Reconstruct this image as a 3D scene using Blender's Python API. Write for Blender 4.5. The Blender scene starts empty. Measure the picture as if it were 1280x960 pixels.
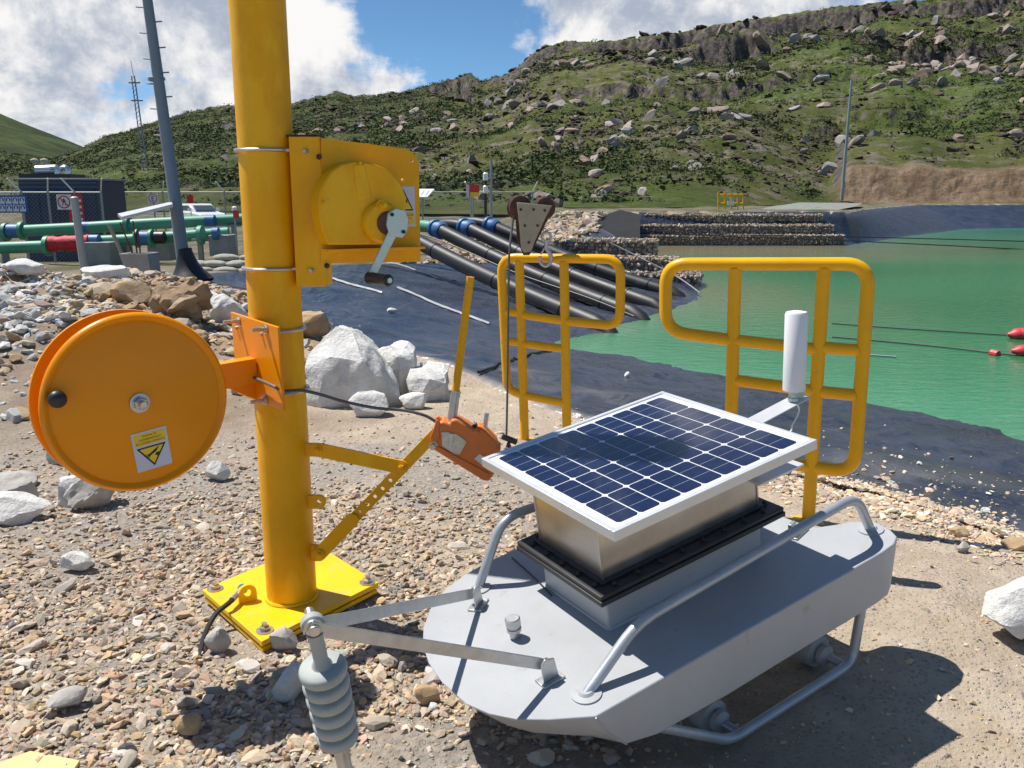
import bpy, bmesh, math, random
import numpy as np
from mathutils import Vector, Matrix, Euler
random.seed(7); rng = np.random.default_rng(11)
scene = bpy.context.scene
COL = scene.collection
R = math.radians

# ------------------------------------------------------------------ camera
PITCH = R(12.3); FPX = 1080.0; EYE = Vector((0, 0, 1.4))
cam_d = bpy.data.cameras.new('camera'); cam = bpy.data.objects.new('camera', cam_d); COL.objects.link(cam)
cam.location = EYE; cam.rotation_euler = (math.pi/2 - PITCH, 0, 0)
cam_d.sensor_width = 36; cam_d.lens = 36*FPX/1280; cam_d.clip_start = 0.05; cam_d.clip_end = 5000
scene.camera = cam
scene.render.resolution_x = 1024; scene.render.resolution_y = 768

# ------------------------------------------------------------------ light
SUN_DIR = Vector((-.50, .23, 1.0)).normalized()
sun_d = bpy.data.lights.new('sun', 'SUN'); sun = bpy.data.objects.new('sun', sun_d); COL.objects.link(sun)
sun_d.energy = 4.7; sun_d.angle = R(.5); sun_d.color = (1, .955, .89)
sun.rotation_euler = (-SUN_DIR).to_track_quat('-Z', 'Y').to_euler()
sun.location = (0, 0, 60)
scene.view_settings.view_transform = 'Standard'; scene.view_settings.look = 'None'
scene.view_settings.exposure = 0.42; scene.view_settings.gamma = 1

def ray(px, py):
    u = (px-640)/FPX; v = (480-py)/FPX
    return Vector((u, math.cos(PITCH)+v*math.sin(PITCH), -math.sin(PITCH)+v*math.cos(PITCH)))
def at_z(px, py, z): d = ray(px, py); return EYE + d*((z-EYE.z)/d.z)
def at_y(px, py, y): d = ray(px, py); return EYE + d*(y/d.y)
def on_plane(px, py, p0, n): d = ray(px, py); return EYE + d*((Vector(p0)-EYE).dot(n)/d.dot(n))

world = bpy.data.worlds.new("World"); scene.world = world; world.use_nodes = True
def build_world():
    nt = world.node_tree; N = nt.nodes; L = nt.links; N.clear()
    def nd(t, **k):
        n = N.new(t)
        for a, b in k.items(): setattr(n, a, b)
        return n
    def mth(op, a, b=None, c=None):
        n = nd('ShaderNodeMath', operation=op)
        for i, x in enumerate((a, b, c)):
            if x is None: continue
            if isinstance(x, (int, float)): n.inputs[i].default_value = x
            else: L.new(x, n.inputs[i])
        return n.outputs[0]
    out = nd('ShaderNodeOutputWorld'); bg = nd('ShaderNodeBackground'); L.new(bg.outputs[0], out.inputs[0])
    bg.inputs[1].default_value = 0.055
    sky = nd('ShaderNodeTexSky', sky_type='NISHITA', sun_disc=False)
    sky.sun_elevation = math.asin(SUN_DIR.z); sky.sun_rotation = math.atan2(SUN_DIR.x, SUN_DIR.y)
    sky.altitude = 3800; sky.air_density = 1.0; sky.dust_density = .4; sky.ozone_density = 2.2
    tc = nd('ShaderNodeTexCoord'); sep = nd('ShaderNodeSeparateXYZ'); L.new(tc.outputs['Generated'], sep.inputs[0])
    zz = mth('ADD', mth('MAXIMUM', sep.outputs[2], 0.0), .16)
    px = mth('DIVIDE', sep.outputs[0], zz); py = mth('DIVIDE', sep.outputs[1], zz)
    cmb = nd('ShaderNodeCombineXYZ'); L.new(px, cmb.inputs[0]); L.new(py, cmb.inputs[1])
    def noise(vec, sc, det, rough, dist=0., off=(0, 0, 0)):
        mp = nd('ShaderNodeMapping'); mp.inputs[1].default_value = off; L.new(vec, mp.inputs[0])
        n = nd('ShaderNodeTexNoise'); n.inputs['Scale'].default_value = sc; n.inputs['Detail'].default_value = det
        n.inputs['Roughness'].default_value = rough; n.inputs['Distortion'].default_value = dist
        L.new(mp.outputs[0], n.inputs[0]); return n.outputs[0]
    big = noise(cmb.outputs[0], 1.7, 10, .62, .3, (3.1, 1.7, 0))
    fine = noise(tc.outputs['Generated'], 9, 10, .62, .25, (.3, .9, 0))
    so = SUN_DIR*.045
    fine2 = noise(tc.outputs['Generated'], 9, 10, .62, .25, (.3+so.x, .9+so.y, so.z))
    bias = None
    # soft masses of cloud where the sky over the valley carries them
    blobs = [((90, 70), .020, .145), ((-300, 40), .05, .15), ((250, 40), .010, .13), ((60, 150), .004, .12), ((240, 160), .004, .10), ((330, 90), .006, .10),
             ((395, 40), .0022, .12), ((395, 112), .0005, .18), ((488, 103), .0011, .28), ((556, 52), .0007, .22),
             ((760, 15), .007, .25), ((890, 5), .010, .25), ((660, 40), .0015, .06), ((560, 10), .004, -.18), ((620, 70), .003, -.20), ((480, 30), .0022, -.14), ((1100, -60), .03, .12),
             ((190, 118), .0009, -.20), ((115, 140), .0010, -.14), ((250, 105), .0005, -.12), ((520, 100), .0005, .06), ((30, 95), .0006, -.08)]
    for (bx, by), w, amp in blobs:
        d = ray(bx, by).normalized()
        dp = nd('ShaderNodeVectorMath', operation='DOT_PRODUCT'); L.new(tc.outputs['Generated'], dp.inputs[0]); dp.inputs[1].default_value = d
        e = mth('MULTIPLY', mth('EXPONENT', mth('DIVIDE', mth('SUBTRACT', dp.outputs['Value'], 1.0), w)), amp)
        bias = e if bias is None else mth('ADD', bias, e)
    dens = mth('ADD', mth('ADD', mth('MULTIPLY', big, .55), mth('MULTIPLY', fine, .75)), bias)
    mr = nd('ShaderNodeMapRange', interpolation_type='SMOOTHSTEP'); L.new(dens, mr.inputs[0]); mr.inputs[1].default_value = .69; mr.inputs[2].default_value = .86
    # sunward billows are white, the far sides and thick bellies grey
    lit = mth('MULTIPLY', mth('SUBTRACT', fine, fine2), 3.2)
    sh = noise(tc.outputs['Generated'], 3.6, 7, .6, .2, (5, 2, 1))
    thick = mth('SUBTRACT', mth('ADD', mth('MULTIPLY', mth('SUBTRACT', dens, .82), 1.1), mth('MULTIPLY', mth('SUBTRACT', sh, .5), 2.2)), lit)
    cr = nd('ShaderNodeMapRange', interpolation_type='SMOOTHSTEP'); L.new(thick, cr.inputs[0]); cr.inputs[1].default_value = -.35; cr.inputs[2].default_value = .55
    mixc = nd('ShaderNodeMix', data_type='RGBA'); L.new(cr.outputs[0], mixc.inputs[0])
    mixc.inputs[6].default_value = (13.2, 13.0, 12.8, 1); mixc.inputs[7].default_value = (5.6, 6.4, 7.9, 1)
    hs = nd('ShaderNodeMix', data_type='RGBA', blend_type='MULTIPLY'); hs.inputs[0].default_value = 1; L.new(sky.outputs[0], hs.inputs[6]); hs.inputs[7].default_value = (1.15, 1.5, 1.62, 1)
    fin = nd('ShaderNodeMix', data_type='RGBA'); L.new(mr.outputs[0], fin.inputs[0]); L.new(hs.outputs[2], fin.inputs[6]); L.new(mixc.outputs[2], fin.inputs[7])
    L.new(fin.outputs[2], bg.inputs[0])
build_world()

# ------------------------------------------------------------------ noise in numpy
_tab = rng.random((256, 256))
def vnoise(x, y):
    x = np.asarray(x, float); y = np.asarray(y, float)
    xi = np.floor(x).astype(int); yi = np.floor(y).astype(int); fx = x-xi; fy = y-yi
    fx = fx*fx*(3-2*fx); fy = fy*fy*(3-2*fy)
    a = _tab[xi & 255, yi & 255]; b = _tab[(xi+1) & 255, yi & 255]; c = _tab[xi & 255, (yi+1) & 255]; d = _tab[(xi+1) & 255, (yi+1) & 255]
    return (a*(1-fx)+b*fx)*(1-fy)+(c*(1-fx)+d*fx)*fy - .5
def fbm(x, y, o=5, g=.5):
    s = 0; a = 1
    for i in range(o):
        s = s + a*vnoise(x*2**i+17.3*i, y*2**i+9.1*i); a *= g
    return s
def sstep(e0, e1, x): t = np.clip((x-e0)/(e1-e0), 0, 1); return t*t*(3-2*t)

# ------------------------------------------------------------------ materials
def mat(name, col, rough=.5, metal=0., var=.12, vscale=6., bump=0., bscale=40., coat=0., rvar=.1, spec=.5, dirt=None, dscale=3., dlim=(.55, .75), flat=None):
    m = bpy.data.materials.new(name); m.use_nodes = True; nt = m.node_tree; N = nt.nodes; L = nt.links
    p = N['Principled BSDF']; p.inputs['Metallic'].default_value = metal; p.inputs['Roughness'].default_value = rough
    p.inputs['Coat Weight'].default_value = coat; p.inputs['Specular IOR Level'].default_value = spec
    tc = N.new('ShaderNodeTexCoord')
    n1 = N.new('ShaderNodeTexNoise'); n1.inputs['Scale'].default_value = vscale; n1.inputs['Detail'].default_value = 6; n1.inputs['Roughness'].default_value = .6
    L.new(tc.outputs['Object'], n1.inputs[0])
    mx = N.new('ShaderNodeMix'); mx.data_type = 'RGBA'
    c = Vector(col[:3]); mx.inputs[6].default_value = (*(c*(1-var)), 1); mx.inputs[7].default_value = (*(c*(1+var)), 1)
    mr = N.new('ShaderNodeMapRange'); mr.inputs[1].default_value = .3; mr.inputs[2].default_value = .7; L.new(n1.outputs[0], mr.inputs[0]); L.new(mr.outputs[0], mx.inputs[0])
    last = mx.outputs[2]
    if dirt:
        n3 = N.new('ShaderNodeTexNoise'); n3.inputs['Scale'].default_value = dscale; n3.inputs['Detail'].default_value = 10; n3.inputs['Roughness'].default_value = .7; L.new(tc.outputs['Object'], n3.inputs[0])
        m3 = N.new('ShaderNodeMapRange'); m3.inputs[1].default_value = dlim[0]; m3.inputs[2].default_value = dlim[1]; m3.inputs[4].default_value = .75; L.new(n3.outputs[0], m3.inputs[0])
        mx3 = N.new('ShaderNodeMix'); mx3.data_type = 'RGBA'; L.new(m3.outputs[0], mx3.inputs[0]); L.new(last, mx3.inputs[6]); mx3.inputs[7].default_value = (*dirt, 1); last = mx3.outputs[2]
    L.new(last, p.inputs['Base Color'])
    r2 = N.new('ShaderNodeMapRange'); r2.inputs[3].default_value = max(.02, rough-rvar); r2.inputs[4].default_value = min(1, rough+rvar); L.new(n1.outputs[0], r2.inputs[0]); L.new(r2.outputs[0], p.inputs['Roughness'])
    if bump:
        n2 = N.new('ShaderNodeTexNoise'); n2.inputs['Scale'].default_value = bscale; n2.inputs['Detail'].default_value = 8; n2.inputs['Roughness'].default_value = .65; L.new(tc.outputs['Object'], n2.inputs[0])
        b = N.new('ShaderNodeBump'); b.inputs['Strength'].default_value = bump; b.inputs['Distance'].default_value = .02; L.new(n2.outputs[0], b.inputs['Height']); L.new(b.outputs[0], p.inputs['Normal'])
    return m
def attr_tint(m, attr='tint'):
    """multiply the base colour with a per-piece colour stored on the mesh"""
    nt = m.node_tree; p = nt.nodes['Principled BSDF']; lk = p.inputs['Base Color'].links[0]; src = lk.from_socket
    a = nt.nodes.new('ShaderNodeAttribute'); a.attribute_name = attr
    mx = nt.nodes.new('ShaderNodeMix'); mx.data_type = 'RGBA'; mx.blend_type = 'MULTIPLY'; mx.inputs[0].default_value = 1
    nt.links.new(src, mx.inputs[6]); nt.links.new(a.outputs[0], mx.inputs[7]); nt.links.new(mx.outputs[2], p.inputs['Base Color'])
    return m
def add_patches(m, col, scale, lo, hi, amt, stretch=(1, 1, 1)):
    """repainted / worn patches with a ragged outline"""
    nt = m.node_tree; p = nt.nodes['Principled BSDF']; src = p.inputs['Base Color'].links[0].from_socket
    tc = nt.nodes.new('ShaderNodeTexCoord'); mp = nt.nodes.new('ShaderNodeMapping'); mp.inputs['Scale'].default_value = stretch; nt.links.new(tc.outputs['Object'], mp.inputs[0])
    n = nt.nodes.new('ShaderNodeTexNoise'); n.inputs['Scale'].default_value = scale; n.inputs['Detail'].default_value = 9; n.inputs['Roughness'].default_value = .62; nt.links.new(mp.outputs[0], n.inputs[0])
    r = nt.nodes.new('ShaderNodeMapRange'); r.inputs[1].default_value = lo; r.inputs[2].default_value = hi; r.inputs[4].default_value = amt; nt.links.new(n.outputs[0], r.inputs[0])
    mx = nt.nodes.new('ShaderNodeMix'); mx.data_type = 'RGBA'; nt.links.new(r.outputs[0], mx.inputs[0]); nt.links.new(src, mx.inputs[6]); mx.inputs[7].default_value = (*col, 1); nt.links.new(mx.outputs[2], p.inputs['Base Color'])
    return m
def obj_tint(m, amt=.25):
    nt = m.node_tree; p = nt.nodes['Principled BSDF']; src = p.inputs['Base Color'].links[0].from_socket
    oi = nt.nodes.new('ShaderNodeObjectInfo'); hv = nt.nodes.new('ShaderNodeHueSaturation')
    mr = nt.nodes.new('ShaderNodeMapRange'); mr.inputs[3].default_value = 1-amt; mr.inputs[4].default_value = 1+amt; nt.links.new(oi.outputs['Random'], mr.inputs[0]); nt.links.new(mr.outputs[0], hv.inputs['Value'])
    wn = nt.nodes.new('ShaderNodeTexWhiteNoise'); wn.noise_dimensions = '1D'; nt.links.new(oi.outputs['Random'], wn.inputs['W'])
    m2 = nt.nodes.new('ShaderNodeMapRange'); m2.inputs[3].default_value = .3; m2.inputs[4].default_value = 1.5; nt.links.new(wn.outputs[0], m2.inputs[0]); nt.links.new(m2.outputs[0], hv.inputs['Saturation'])
    nt.links.new(src, hv.inputs['Color']); nt.links.new(hv.outputs[0], p.inputs['Base Color']); return m

M = {}
M['yellow'] = mat('yellow_paint', (.84, .40, .001), .38, spec=.28, var=.13, vscale=4, bump=.04, bscale=60, dirt=(.34, .2, .03), dscale=9, dlim=(.62, .82))
M['lemon'] = mat('lemon_yellow_paint', (.88, .52, .006), .42, spec=.35, var=.06, vscale=7, bump=.05, bscale=70, dirt=(.42, .3, .1), dscale=11, dlim=(.6, .8))
M['rail_yellow'] = mat('railing_yellow_paint', (.86, .43, .002), .32, spec=.35, var=.06, vscale=8, bump=.02, dirt=(.4, .25, .06), dscale=14, dlim=(.68, .85))
M['orange_yellow'] = mat('orange_yellow_paint', (.84, .285, .0008), .32, spec=.28, var=.05, vscale=4, bump=.02, bscale=30, dirt=(.4, .18, .02), dscale=8, dlim=(.7, .85))
M['hoist_orange'] = mat('hoist_orange_paint', (.72, .19, .03), .5, var=.1, vscale=14, bump=.1, bscale=90, dirt=(.35, .16, .08), dscale=22, dlim=(.6, .8))
M['galv'] = mat('galvanised_steel', (.50, .51, .52), .42, metal=.85, var=.14, vscale=30, rvar=.12, bump=.05, bscale=120)
M['bolt'] = mat('bolt_steel', (.55, .5, .44), .38, metal=.9, var=.15, vscale=40)
M['tealmetal'] = mat('zinc_plated_steel', (.50, .60, .58), .36, metal=.6, var=.1, vscale=20)
M['hull'] = mat('grey_hull_paint', (.395, .41, .425), .42, metal=.0, var=.09, vscale=4, bump=.05, bscale=45, dirt=(.30, .285, .26), dscale=8, dlim=(.55, .9))
M['pipe_grey'] = mat('silver_pipe_paint', (.40, .43, .47), .38, metal=.35, var=.1, vscale=20, bump=.04, bscale=80)
M['stainless'] = mat('stainless_sheet', (.56, .53, .49), .33, metal=.95, var=.12, vscale=9, rvar=.12, bump=.02, bscale=30)
M['gasket'] = mat('black_rubber_flange', (.024, .024, .027), .5, var=.25, vscale=20, bump=.05, bscale=90, dirt=(.12, .11, .10), dscale=14, dlim=(.6, .9))
M['black'] = mat('black_plastic', (.02, .019, .02), .42, var=.2, vscale=20)
M['white_alu'] = mat('white_panel_frame', (.66, .68, .69), .35, metal=.35, var=.05, vscale=12)
M['cellback'] = mat('panel_back_sheet', (.72, .75, .78), .25, var=.03, coat=.5)
M['busbar'] = mat('silver_busbar', (.42, .46, .55), .3, metal=.3, var=.05)
M['cell'] = mat('monocrystalline_silicon', (.008, .012, .045), .16, var=.3, vscale=12, coat=.6, rvar=.04)
M['white_plastic'] = mat('white_radome_plastic', (.78, .79, .80), .38, var=.03, dirt=(.6, .58, .55), dscale=12, dlim=(.66, .9))
M['insulator'] = mat('grey_green_silicone', (.36, .385, .365), .6, var=.1, vscale=18, bump=.06, bscale=120, dirt=(.4, .36, .3), dscale=20, dlim=(.58, .8))
M['soil'] = None
M['white_rock'] = mat('white_limestone', (.66, .65, .62), .9, var=.16, vscale=9, bump=.9, bscale=24, dirt=(.40, .36, .30), dscale=6, dlim=(.52, .74))
M['grey_cobble'] = mat('grey_cobble', (.42, .395, .36), .9, var=.2, vscale=10, bump=.6, bscale=26, dirt=(.33, .28, .22), dscale=7, dlim=(.5, .7))
M['tan_rock'] = mat('tan_sandstone', (.42, .29, .16), .9, var=.3, vscale=7, bump=.6, bscale=18, dirt=(.46, .40, .33), dscale=4, dlim=(.5, .7))
M['brown_rock'] = mat('brown_earth_rock', (.30, .20, .12), .95, var=.3, vscale=8, bump=.7, bscale=20, dirt=(.42, .33, .22), dscale=5, dlim=(.5, .7))
M['stone'] = obj_tint(mat('mixed_gravel_stone', (.46, .38, .285), .82, var=.2, vscale=25, bump=.3, bscale=60), .38)
M['gravel'] = attr_tint(mat('gravel_grit', (1, 1, 1), .85, var=.14, vscale=40, bump=.3, bscale=90))
M['grey_rock'] = obj_tint(mat('pinkish_grey_boulder', (.30, .235, .20), .92, var=.28, vscale=.9, bump=.5, bscale=3, dirt=(.15, .145, .10), dscale=.7, dlim=(.52, .68)), .25)
M['far_rock'] = attr_tint(mat('hillside_rock', (.35, .285, .25), .92, var=.25, vscale=.6, bump=.4, bscale=3))
M['scrub'] = attr_tint(mat('scrub_leaves', (1, 1, 1), .8, var=.25, vscale=.4, spec=.2))
M['pipe_black'] = mat('black_polyethylene', (.016, .017, .019), .5, var=.2, vscale=3, rvar=.08, dirt=(.10, .095, .09), dscale=1.2, dlim=(.58, .85))
M['blue'] = mat('blue_coupling', (.045, .15, .34), .5, var=.15)
M['green_pipe'] = mat('green_coated_pipe', (.075, .30, .19), .5, var=.14, vscale=1.5, dirt=(.16, .3, .2), dscale=2, dlim=(.6, .85))
M['red_cloth'] = mat('red_tarp', (.5, .02, .03), .6, var=.25, vscale=6, bump=.8, bscale=9)
M['concrete'] = mat('grey_concrete', (.30, .295, .28), .9, var=.16, vscale=4, bump=.3, bscale=30, dirt=(.2, .19, .17), dscale=3)
M['dark_blue'] = mat('dark_blue_cabinet', (.018, .036, .085), .45, var=.2, vscale=2)
M['silver'] = mat('silver_muffler', (.6, .6, .62), .3, metal=.9, var=.1)
M['rust'] = mat('rusty_steel', (.105, .045, .030), .8, var=.35, vscale=18, bump=.4, bscale=40)
M['khaki'] = mat('khaki_painted_steel', (.37, .34, .25), .7, var=.12, vscale=12, bump=.15, bscale=40, dirt=(.24, .15, .09), dscale=18, dlim=(.6, .78))
M['rope'] = mat('grey_wire_rope', (.13, .125, .12), .6, var=.2, vscale=60, metal=.3)
M['pole_grey'] = mat('grey_painted_mast', (.20, .235, .28), .5, var=.1, vscale=2)
M['fence'] = mat('galvanised_fence', (.32, .34, .34), .6, metal=.3, var=.1)
M['white'] = mat('white_gloss_paint', (.78, .79, .8), .3, var=.03)
M['sign_white'] = mat('sign_white', (.76, .76, .78), .5, var=.03)
M['sign_grey'] = mat('sticker_pale_grey', (.60, .60, .66), .5, var=.04)
M['red'] = mat('red_sign_paint', (.62, .03, .03), .5, var=.06)
M['sign_yellow'] = mat('sign_yellow', (.86, .56, .02), .5, var=.04)
M['sign_blue'] = mat('sign_blue', (.03, .09, .33), .5, var=.06)
M['ink'] = mat('black_ink', (.015, .014, .014), .6, var=.1)
M['glass'] = mat('tinted_glass', (.06, .08, .09), .08, var=.1, coat=.4)
M['float_red'] = mat('red_float_plastic', (.62, .045, .05), .45, var=.1, vscale=5)
M['sandbag'] = mat('sun_faded_sandbag', (.34, .33, .28), .95, var=.15, vscale=6, bump=.4, bscale=25)
M['geotextile'] = mat('grey_geotextile', (.030, .031, .033), .95, var=.2, vscale=1.2, bump=.2, bscale=6, spec=.1)
M['pale_glint_rope'] = mat('pale_glint_and_rope', (.36, .36, .37), .3, var=.15, vscale=3)  # painted sun glints on the liner seams; also the pale ropes
M['wood'] = mat('weathered_timber', (.30, .27, .2), .8, var=.2, vscale=9)
M['timber_yellow'] = mat('yellow_plate_edge', (.66, .54, .24), .6, var=.1, vscale=9, dirt=(.45, .35, .2), dscale=9, dlim=(.5, .7))
M['gabion'] = attr_tint(mat('gabion_stone', (1.18, 1.10, .98), .9, var=.2, vscale=8, bump=.3, bscale=20))
M['leaf_orange'] = mat('dry_orange_leaf', (.6, .2, .05), .7, var=.2)
M['gap_shade'] = mat('dark_shadow_core', (.14, .12, .10), .95, var=.2)  # dark core colour paints the shade in the gaps between basket stones

add_patches(M['yellow'], (.90, .50, .012), 7, .52, .60, .7, (1, 1, .45))
add_patches(M['yellow'], (.50, .33, .14), 26, .66, .72, .7, (1, 1, .35))
add_patches(M['lemon'], (.50, .40, .26), 13, .58, .72, .55)
add_patches(M['orange_yellow'], (.55, .26, .06), 16, .64, .72, .5, (1, 1, .6))
add_patches(M['rail_yellow'], (.45, .33, .16), 24, .65, .72, .7)
add_patches(M['hull'], (.30, .27, .235), 22, .63, .72, .6, (1, 1, .5))
# ------------------------------------------------------------------ object helpers
WM = {}
def setp(o, label=None, cat=None, group=None, kind=None):
    if label: o['label'] = label
    if cat: o['category'] = cat
    if group: o['group'] = group
    if kind: o['kind'] = kind
    return o
def thing(name, label, cat, loc=(0, 0, 0), group=None, mw=None):
    o = bpy.data.objects.new(name, None); COL.objects.link(o); o.empty_display_size = .1
    o.matrix_world = mw if mw is not None else Matrix.Translation(Vector(loc))
    WM[o.name] = mw.copy() if mw is not None else Matrix.Translation(Vector(loc))
    return setp(o, label, cat, group)

class MB:
    def __init__(s): s.v = []; s.f = []; s.m = []
    def add(s, vs, fs, mi=0):
        b = len(s.v); s.v += [Vector(x) for x in vs]; s.f += [tuple(b+i for i in f) for f in fs]; s.m += [mi]*len(fs); return s
    def box(s, c, size, mw=None, mi=0):
        c = Vector(c); h = Vector(size)/2
        vs = [Vector((sx*h.x, sy*h.y, sz*h.z)) for sz in (-1, 1) for sx, sy in ((-1, -1), (1, -1), (1, 1), (-1, 1))]
        vs = [(mw @ x if mw else x)+c for x in vs]
        return s.add(vs, [(3, 2, 1, 0), (4, 5, 6, 7), (0, 1, 5, 4), (1, 2, 6, 5), (2, 3, 7, 6), (3, 0, 4, 7)], mi)
    def prism(s, pts, ext, mi=0):
        pts = [Vector(p) for p in pts]; ext = Vector(ext); n = len(pts)
        nn = Vector((0, 0, 0))
        for i in range(n): nn += pts[i].cross(pts[(i+1) % n])
        if nn.dot(ext) > 0: pts = pts[::-1]
        vs = pts+[p+ext for p in pts]
        fs = [tuple(range(n)), tuple(range(2*n-1, n-1, -1))]+[(i, i+n, (i+1) % n+n, (i+1) % n) for i in range(n)]
        return s.add(vs, fs, mi)
    def tube(s, path, r, n=10, fillet=0., mi=0, closed=False, cap=True, seg=5):
        P = [Vector(p) for p in path]
        if fillet > 0:
            Q = []
            idx = range(len(P))
            for i in idx:
                if not closed and i in (0, len(P)-1): Q.append(P[i]); continue
                a = P[i-1]; b = P[i]; c = P[(i+1) % len(P)]
                d1 = (a-b); d2 = (c-b); l = min(fillet, d1.length*.49, d2.length*.49)
                p1 = b+d1.normalized()*l; p2 = b+d2.normalized()*l
                for k in range(seg+1):
                    t = k/seg; Q.append(p1*(1-t)**2+b*2*t*(1-t)+p2*t*t)
            P = Q
        m = len(P); rr = r if isinstance(r, (list, tuple)) else [r]*m
        T = []
        for i in range(m):
            if closed: t = P[(i+1) % m]-P[i-1]
            else: t = P[min(i+1, m-1)]-P[max(i-1, 0)]
            T.append(t.normalized())
        u = T[0].orthogonal().normalized(); vs = []; fs = []
        for i in range(m):
            u = (u-T[i]*u.dot(T[i])).normalized(); w = T[i].cross(u)
            for k in range(n):
                a = 2*math.pi*k/n; vs.append(P[i]+(u*math.cos(a)+w*math.sin(a))*rr[i])
        for i in range(m if closed else m-1):
            j = (i+1) % m
            for k in range(n): fs.append((i*n+k, i*n+(k+1) % n, j*n+(k+1) % n, j*n+k))
        if cap and not closed: fs.append(tuple(range(n-1, -1, -1))); fs.append(tuple((m-1)*n+k for k in range(n)))
        return s.add(vs, fs, mi)
    def lathe(s, o, d, prof, n=32, mi=0):
        """prof: (radius, distance along d)"""
        o = Vector(o); d = Vector(d).normalized(); u = d.orthogonal().normalized(); w = d.cross(u); vs = []; fs = []
        for r, h in prof:
            for k in range(n):
                a = 2*math.pi*k/n; vs.append(o+d*h+(u*math.cos(a)+w*math.sin(a))*max(r, 1e-4))
        m = len(prof)
        for i in range(m-1):
            for k in range(n): fs.append((i*n+k, i*n+(k+1) % n, (i+1)*n+(k+1) % n, (i+1)*n+k))
        fs.append(tuple(range(n-1, -1, -1))); fs.append(tuple((m-1)*n+k for k in range(n)))
        return s.add(vs, fs, mi)
    def cyl(s, a, b, r, n=16, mi=0): return s.tube([a, b], r, n, mi=mi)
    def bolt(s, p, d, r=.011, h=.009, washer=None, mi=0):
        p = Vector(p); d = Vector(d).normalized()
        if washer: s.lathe(p, d, [(washer, 0), (washer, .0025)], 18, mi)
        s.lathe(p, d, [(r, .0026), (r, h), (r*.85, h+.002)], 6, mi)
        s.lathe(p, d, [(r*.55, h), (r*.55, h*1.9)], 10, mi); return s

def link_mesh(name, me, parent=None, mats=(), label=None, cat=None, group=None, kind=None):
    for m in mats: me.materials.append(m)
    o = bpy.data.objects.new(name, me); COL.objects.link(o)
    if parent is not None: o.parent = parent; WM[o.name] = WM[parent.name]
    else: WM[o.name] = Matrix.Identity(4)
    return setp(o, label, cat, group, kind)
def obj(name, mb, m, parent=None, smooth=35, bevel=0., label=None, cat=None, group=None, kind=None, local=False, base=None):
    """one mesh object; vertices are given in world space unless local"""
    me = bpy.data.meshes.new(name)
    vs = mb.v
    if parent is not None and not local: iv = WM[parent.name].inverted(); vs = [iv @ v for v in vs]
    loc = Vector((0, 0, 0))
    if parent is None and not local:
        if base is not None: loc = Vector(base)
        else:
            a = np.array(vs); loc = Vector(((a[:, 0].min()+a[:, 0].max())/2, (a[:, 1].min()+a[:, 1].max())/2, a[:, 2].min()))
        vs = [v-loc for v in vs]
    me.from_pydata([tuple(v) for v in vs], [], mb.f)
    ms = m if isinstance(m, (list, tuple)) else [m]
    o = link_mesh(name, me, parent, ms, label, cat, group, kind)
    if parent is None: o.location = loc; WM[o.name] = Matrix.Translation(loc)
    if len(ms) > 1: me.polygons.foreach_set('material_index', mb.m)
    if smooth:
        me.polygons.foreach_set('use_smooth', [True]*len(me.polygons)); me.set_sharp_from_angle(angle=R(smooth))
    if bevel:
        b = o.modifiers.new('bevel', 'BEVEL'); b.width = bevel; b.segments = 2; b.limit_method = 'ANGLE'; b.angle_limit = R(40)
    me.update(); return o

def flat_with_holes(outline, holes, origin, ex, ey, thick):
    """plate with real holes: 2-D outline (metres) extruded along ex x ey"""
    cu = bpy.data.curves.new('plate', 'CURVE'); cu.dimensions = '2D'; cu.fill_mode = 'BOTH'; cu.extrude = thick/2
    for ring in [outline]+holes:
        sp = cu.splines.new('POLY'); sp.points.add(len(ring)-1); sp.use_cyclic_u = True
        for i, p in enumerate(ring): sp.points[i].co = (p[0], p[1], 0, 1)
    t = bpy.data.objects.new('plate', cu); me = bpy.data.meshes.new_from_object(t); bpy.data.objects.remove(t)
    ex = Vector(ex); ey = Vector(ey); ez = ex.cross(ey); o = Vector(origin)
    mb = MB(); mb.add([o+ex*v.co.x+ey*v.co.y+ez*v.co.z for v in me.vertices], [tuple(p.vertices) for p in me.polygons]); bpy.data.meshes.remove(me); return mb
def circ(cx, cy, r, n=14): return [(cx+r*math.cos(2*math.pi*i/n), cy+r*math.sin(2*math.pi*i/n)) for i in range(n)]
def text_mb(s, size, origin, ex, ey, align='CENTER', mi=0, mb=None):
    cu = bpy.data.curves.new('txt', 'FONT'); cu.body = s; cu.size = size; cu.align_x = align; cu.resolution_u = 2
    t = bpy.data.objects.new('txt', cu); me = bpy.data.meshes.new_from_object(t); bpy.data.objects.remove(t)
    ex = Vector(ex); ey = Vector(ey); o = Vector(origin); mb = mb or MB()
    mb.add([o+ex*v.co.x+ey*v.co.y for v in me.vertices], [tuple(p.vertices) for p in me.polygons], mi); bpy.data.meshes.remove(me); return mb

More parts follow.
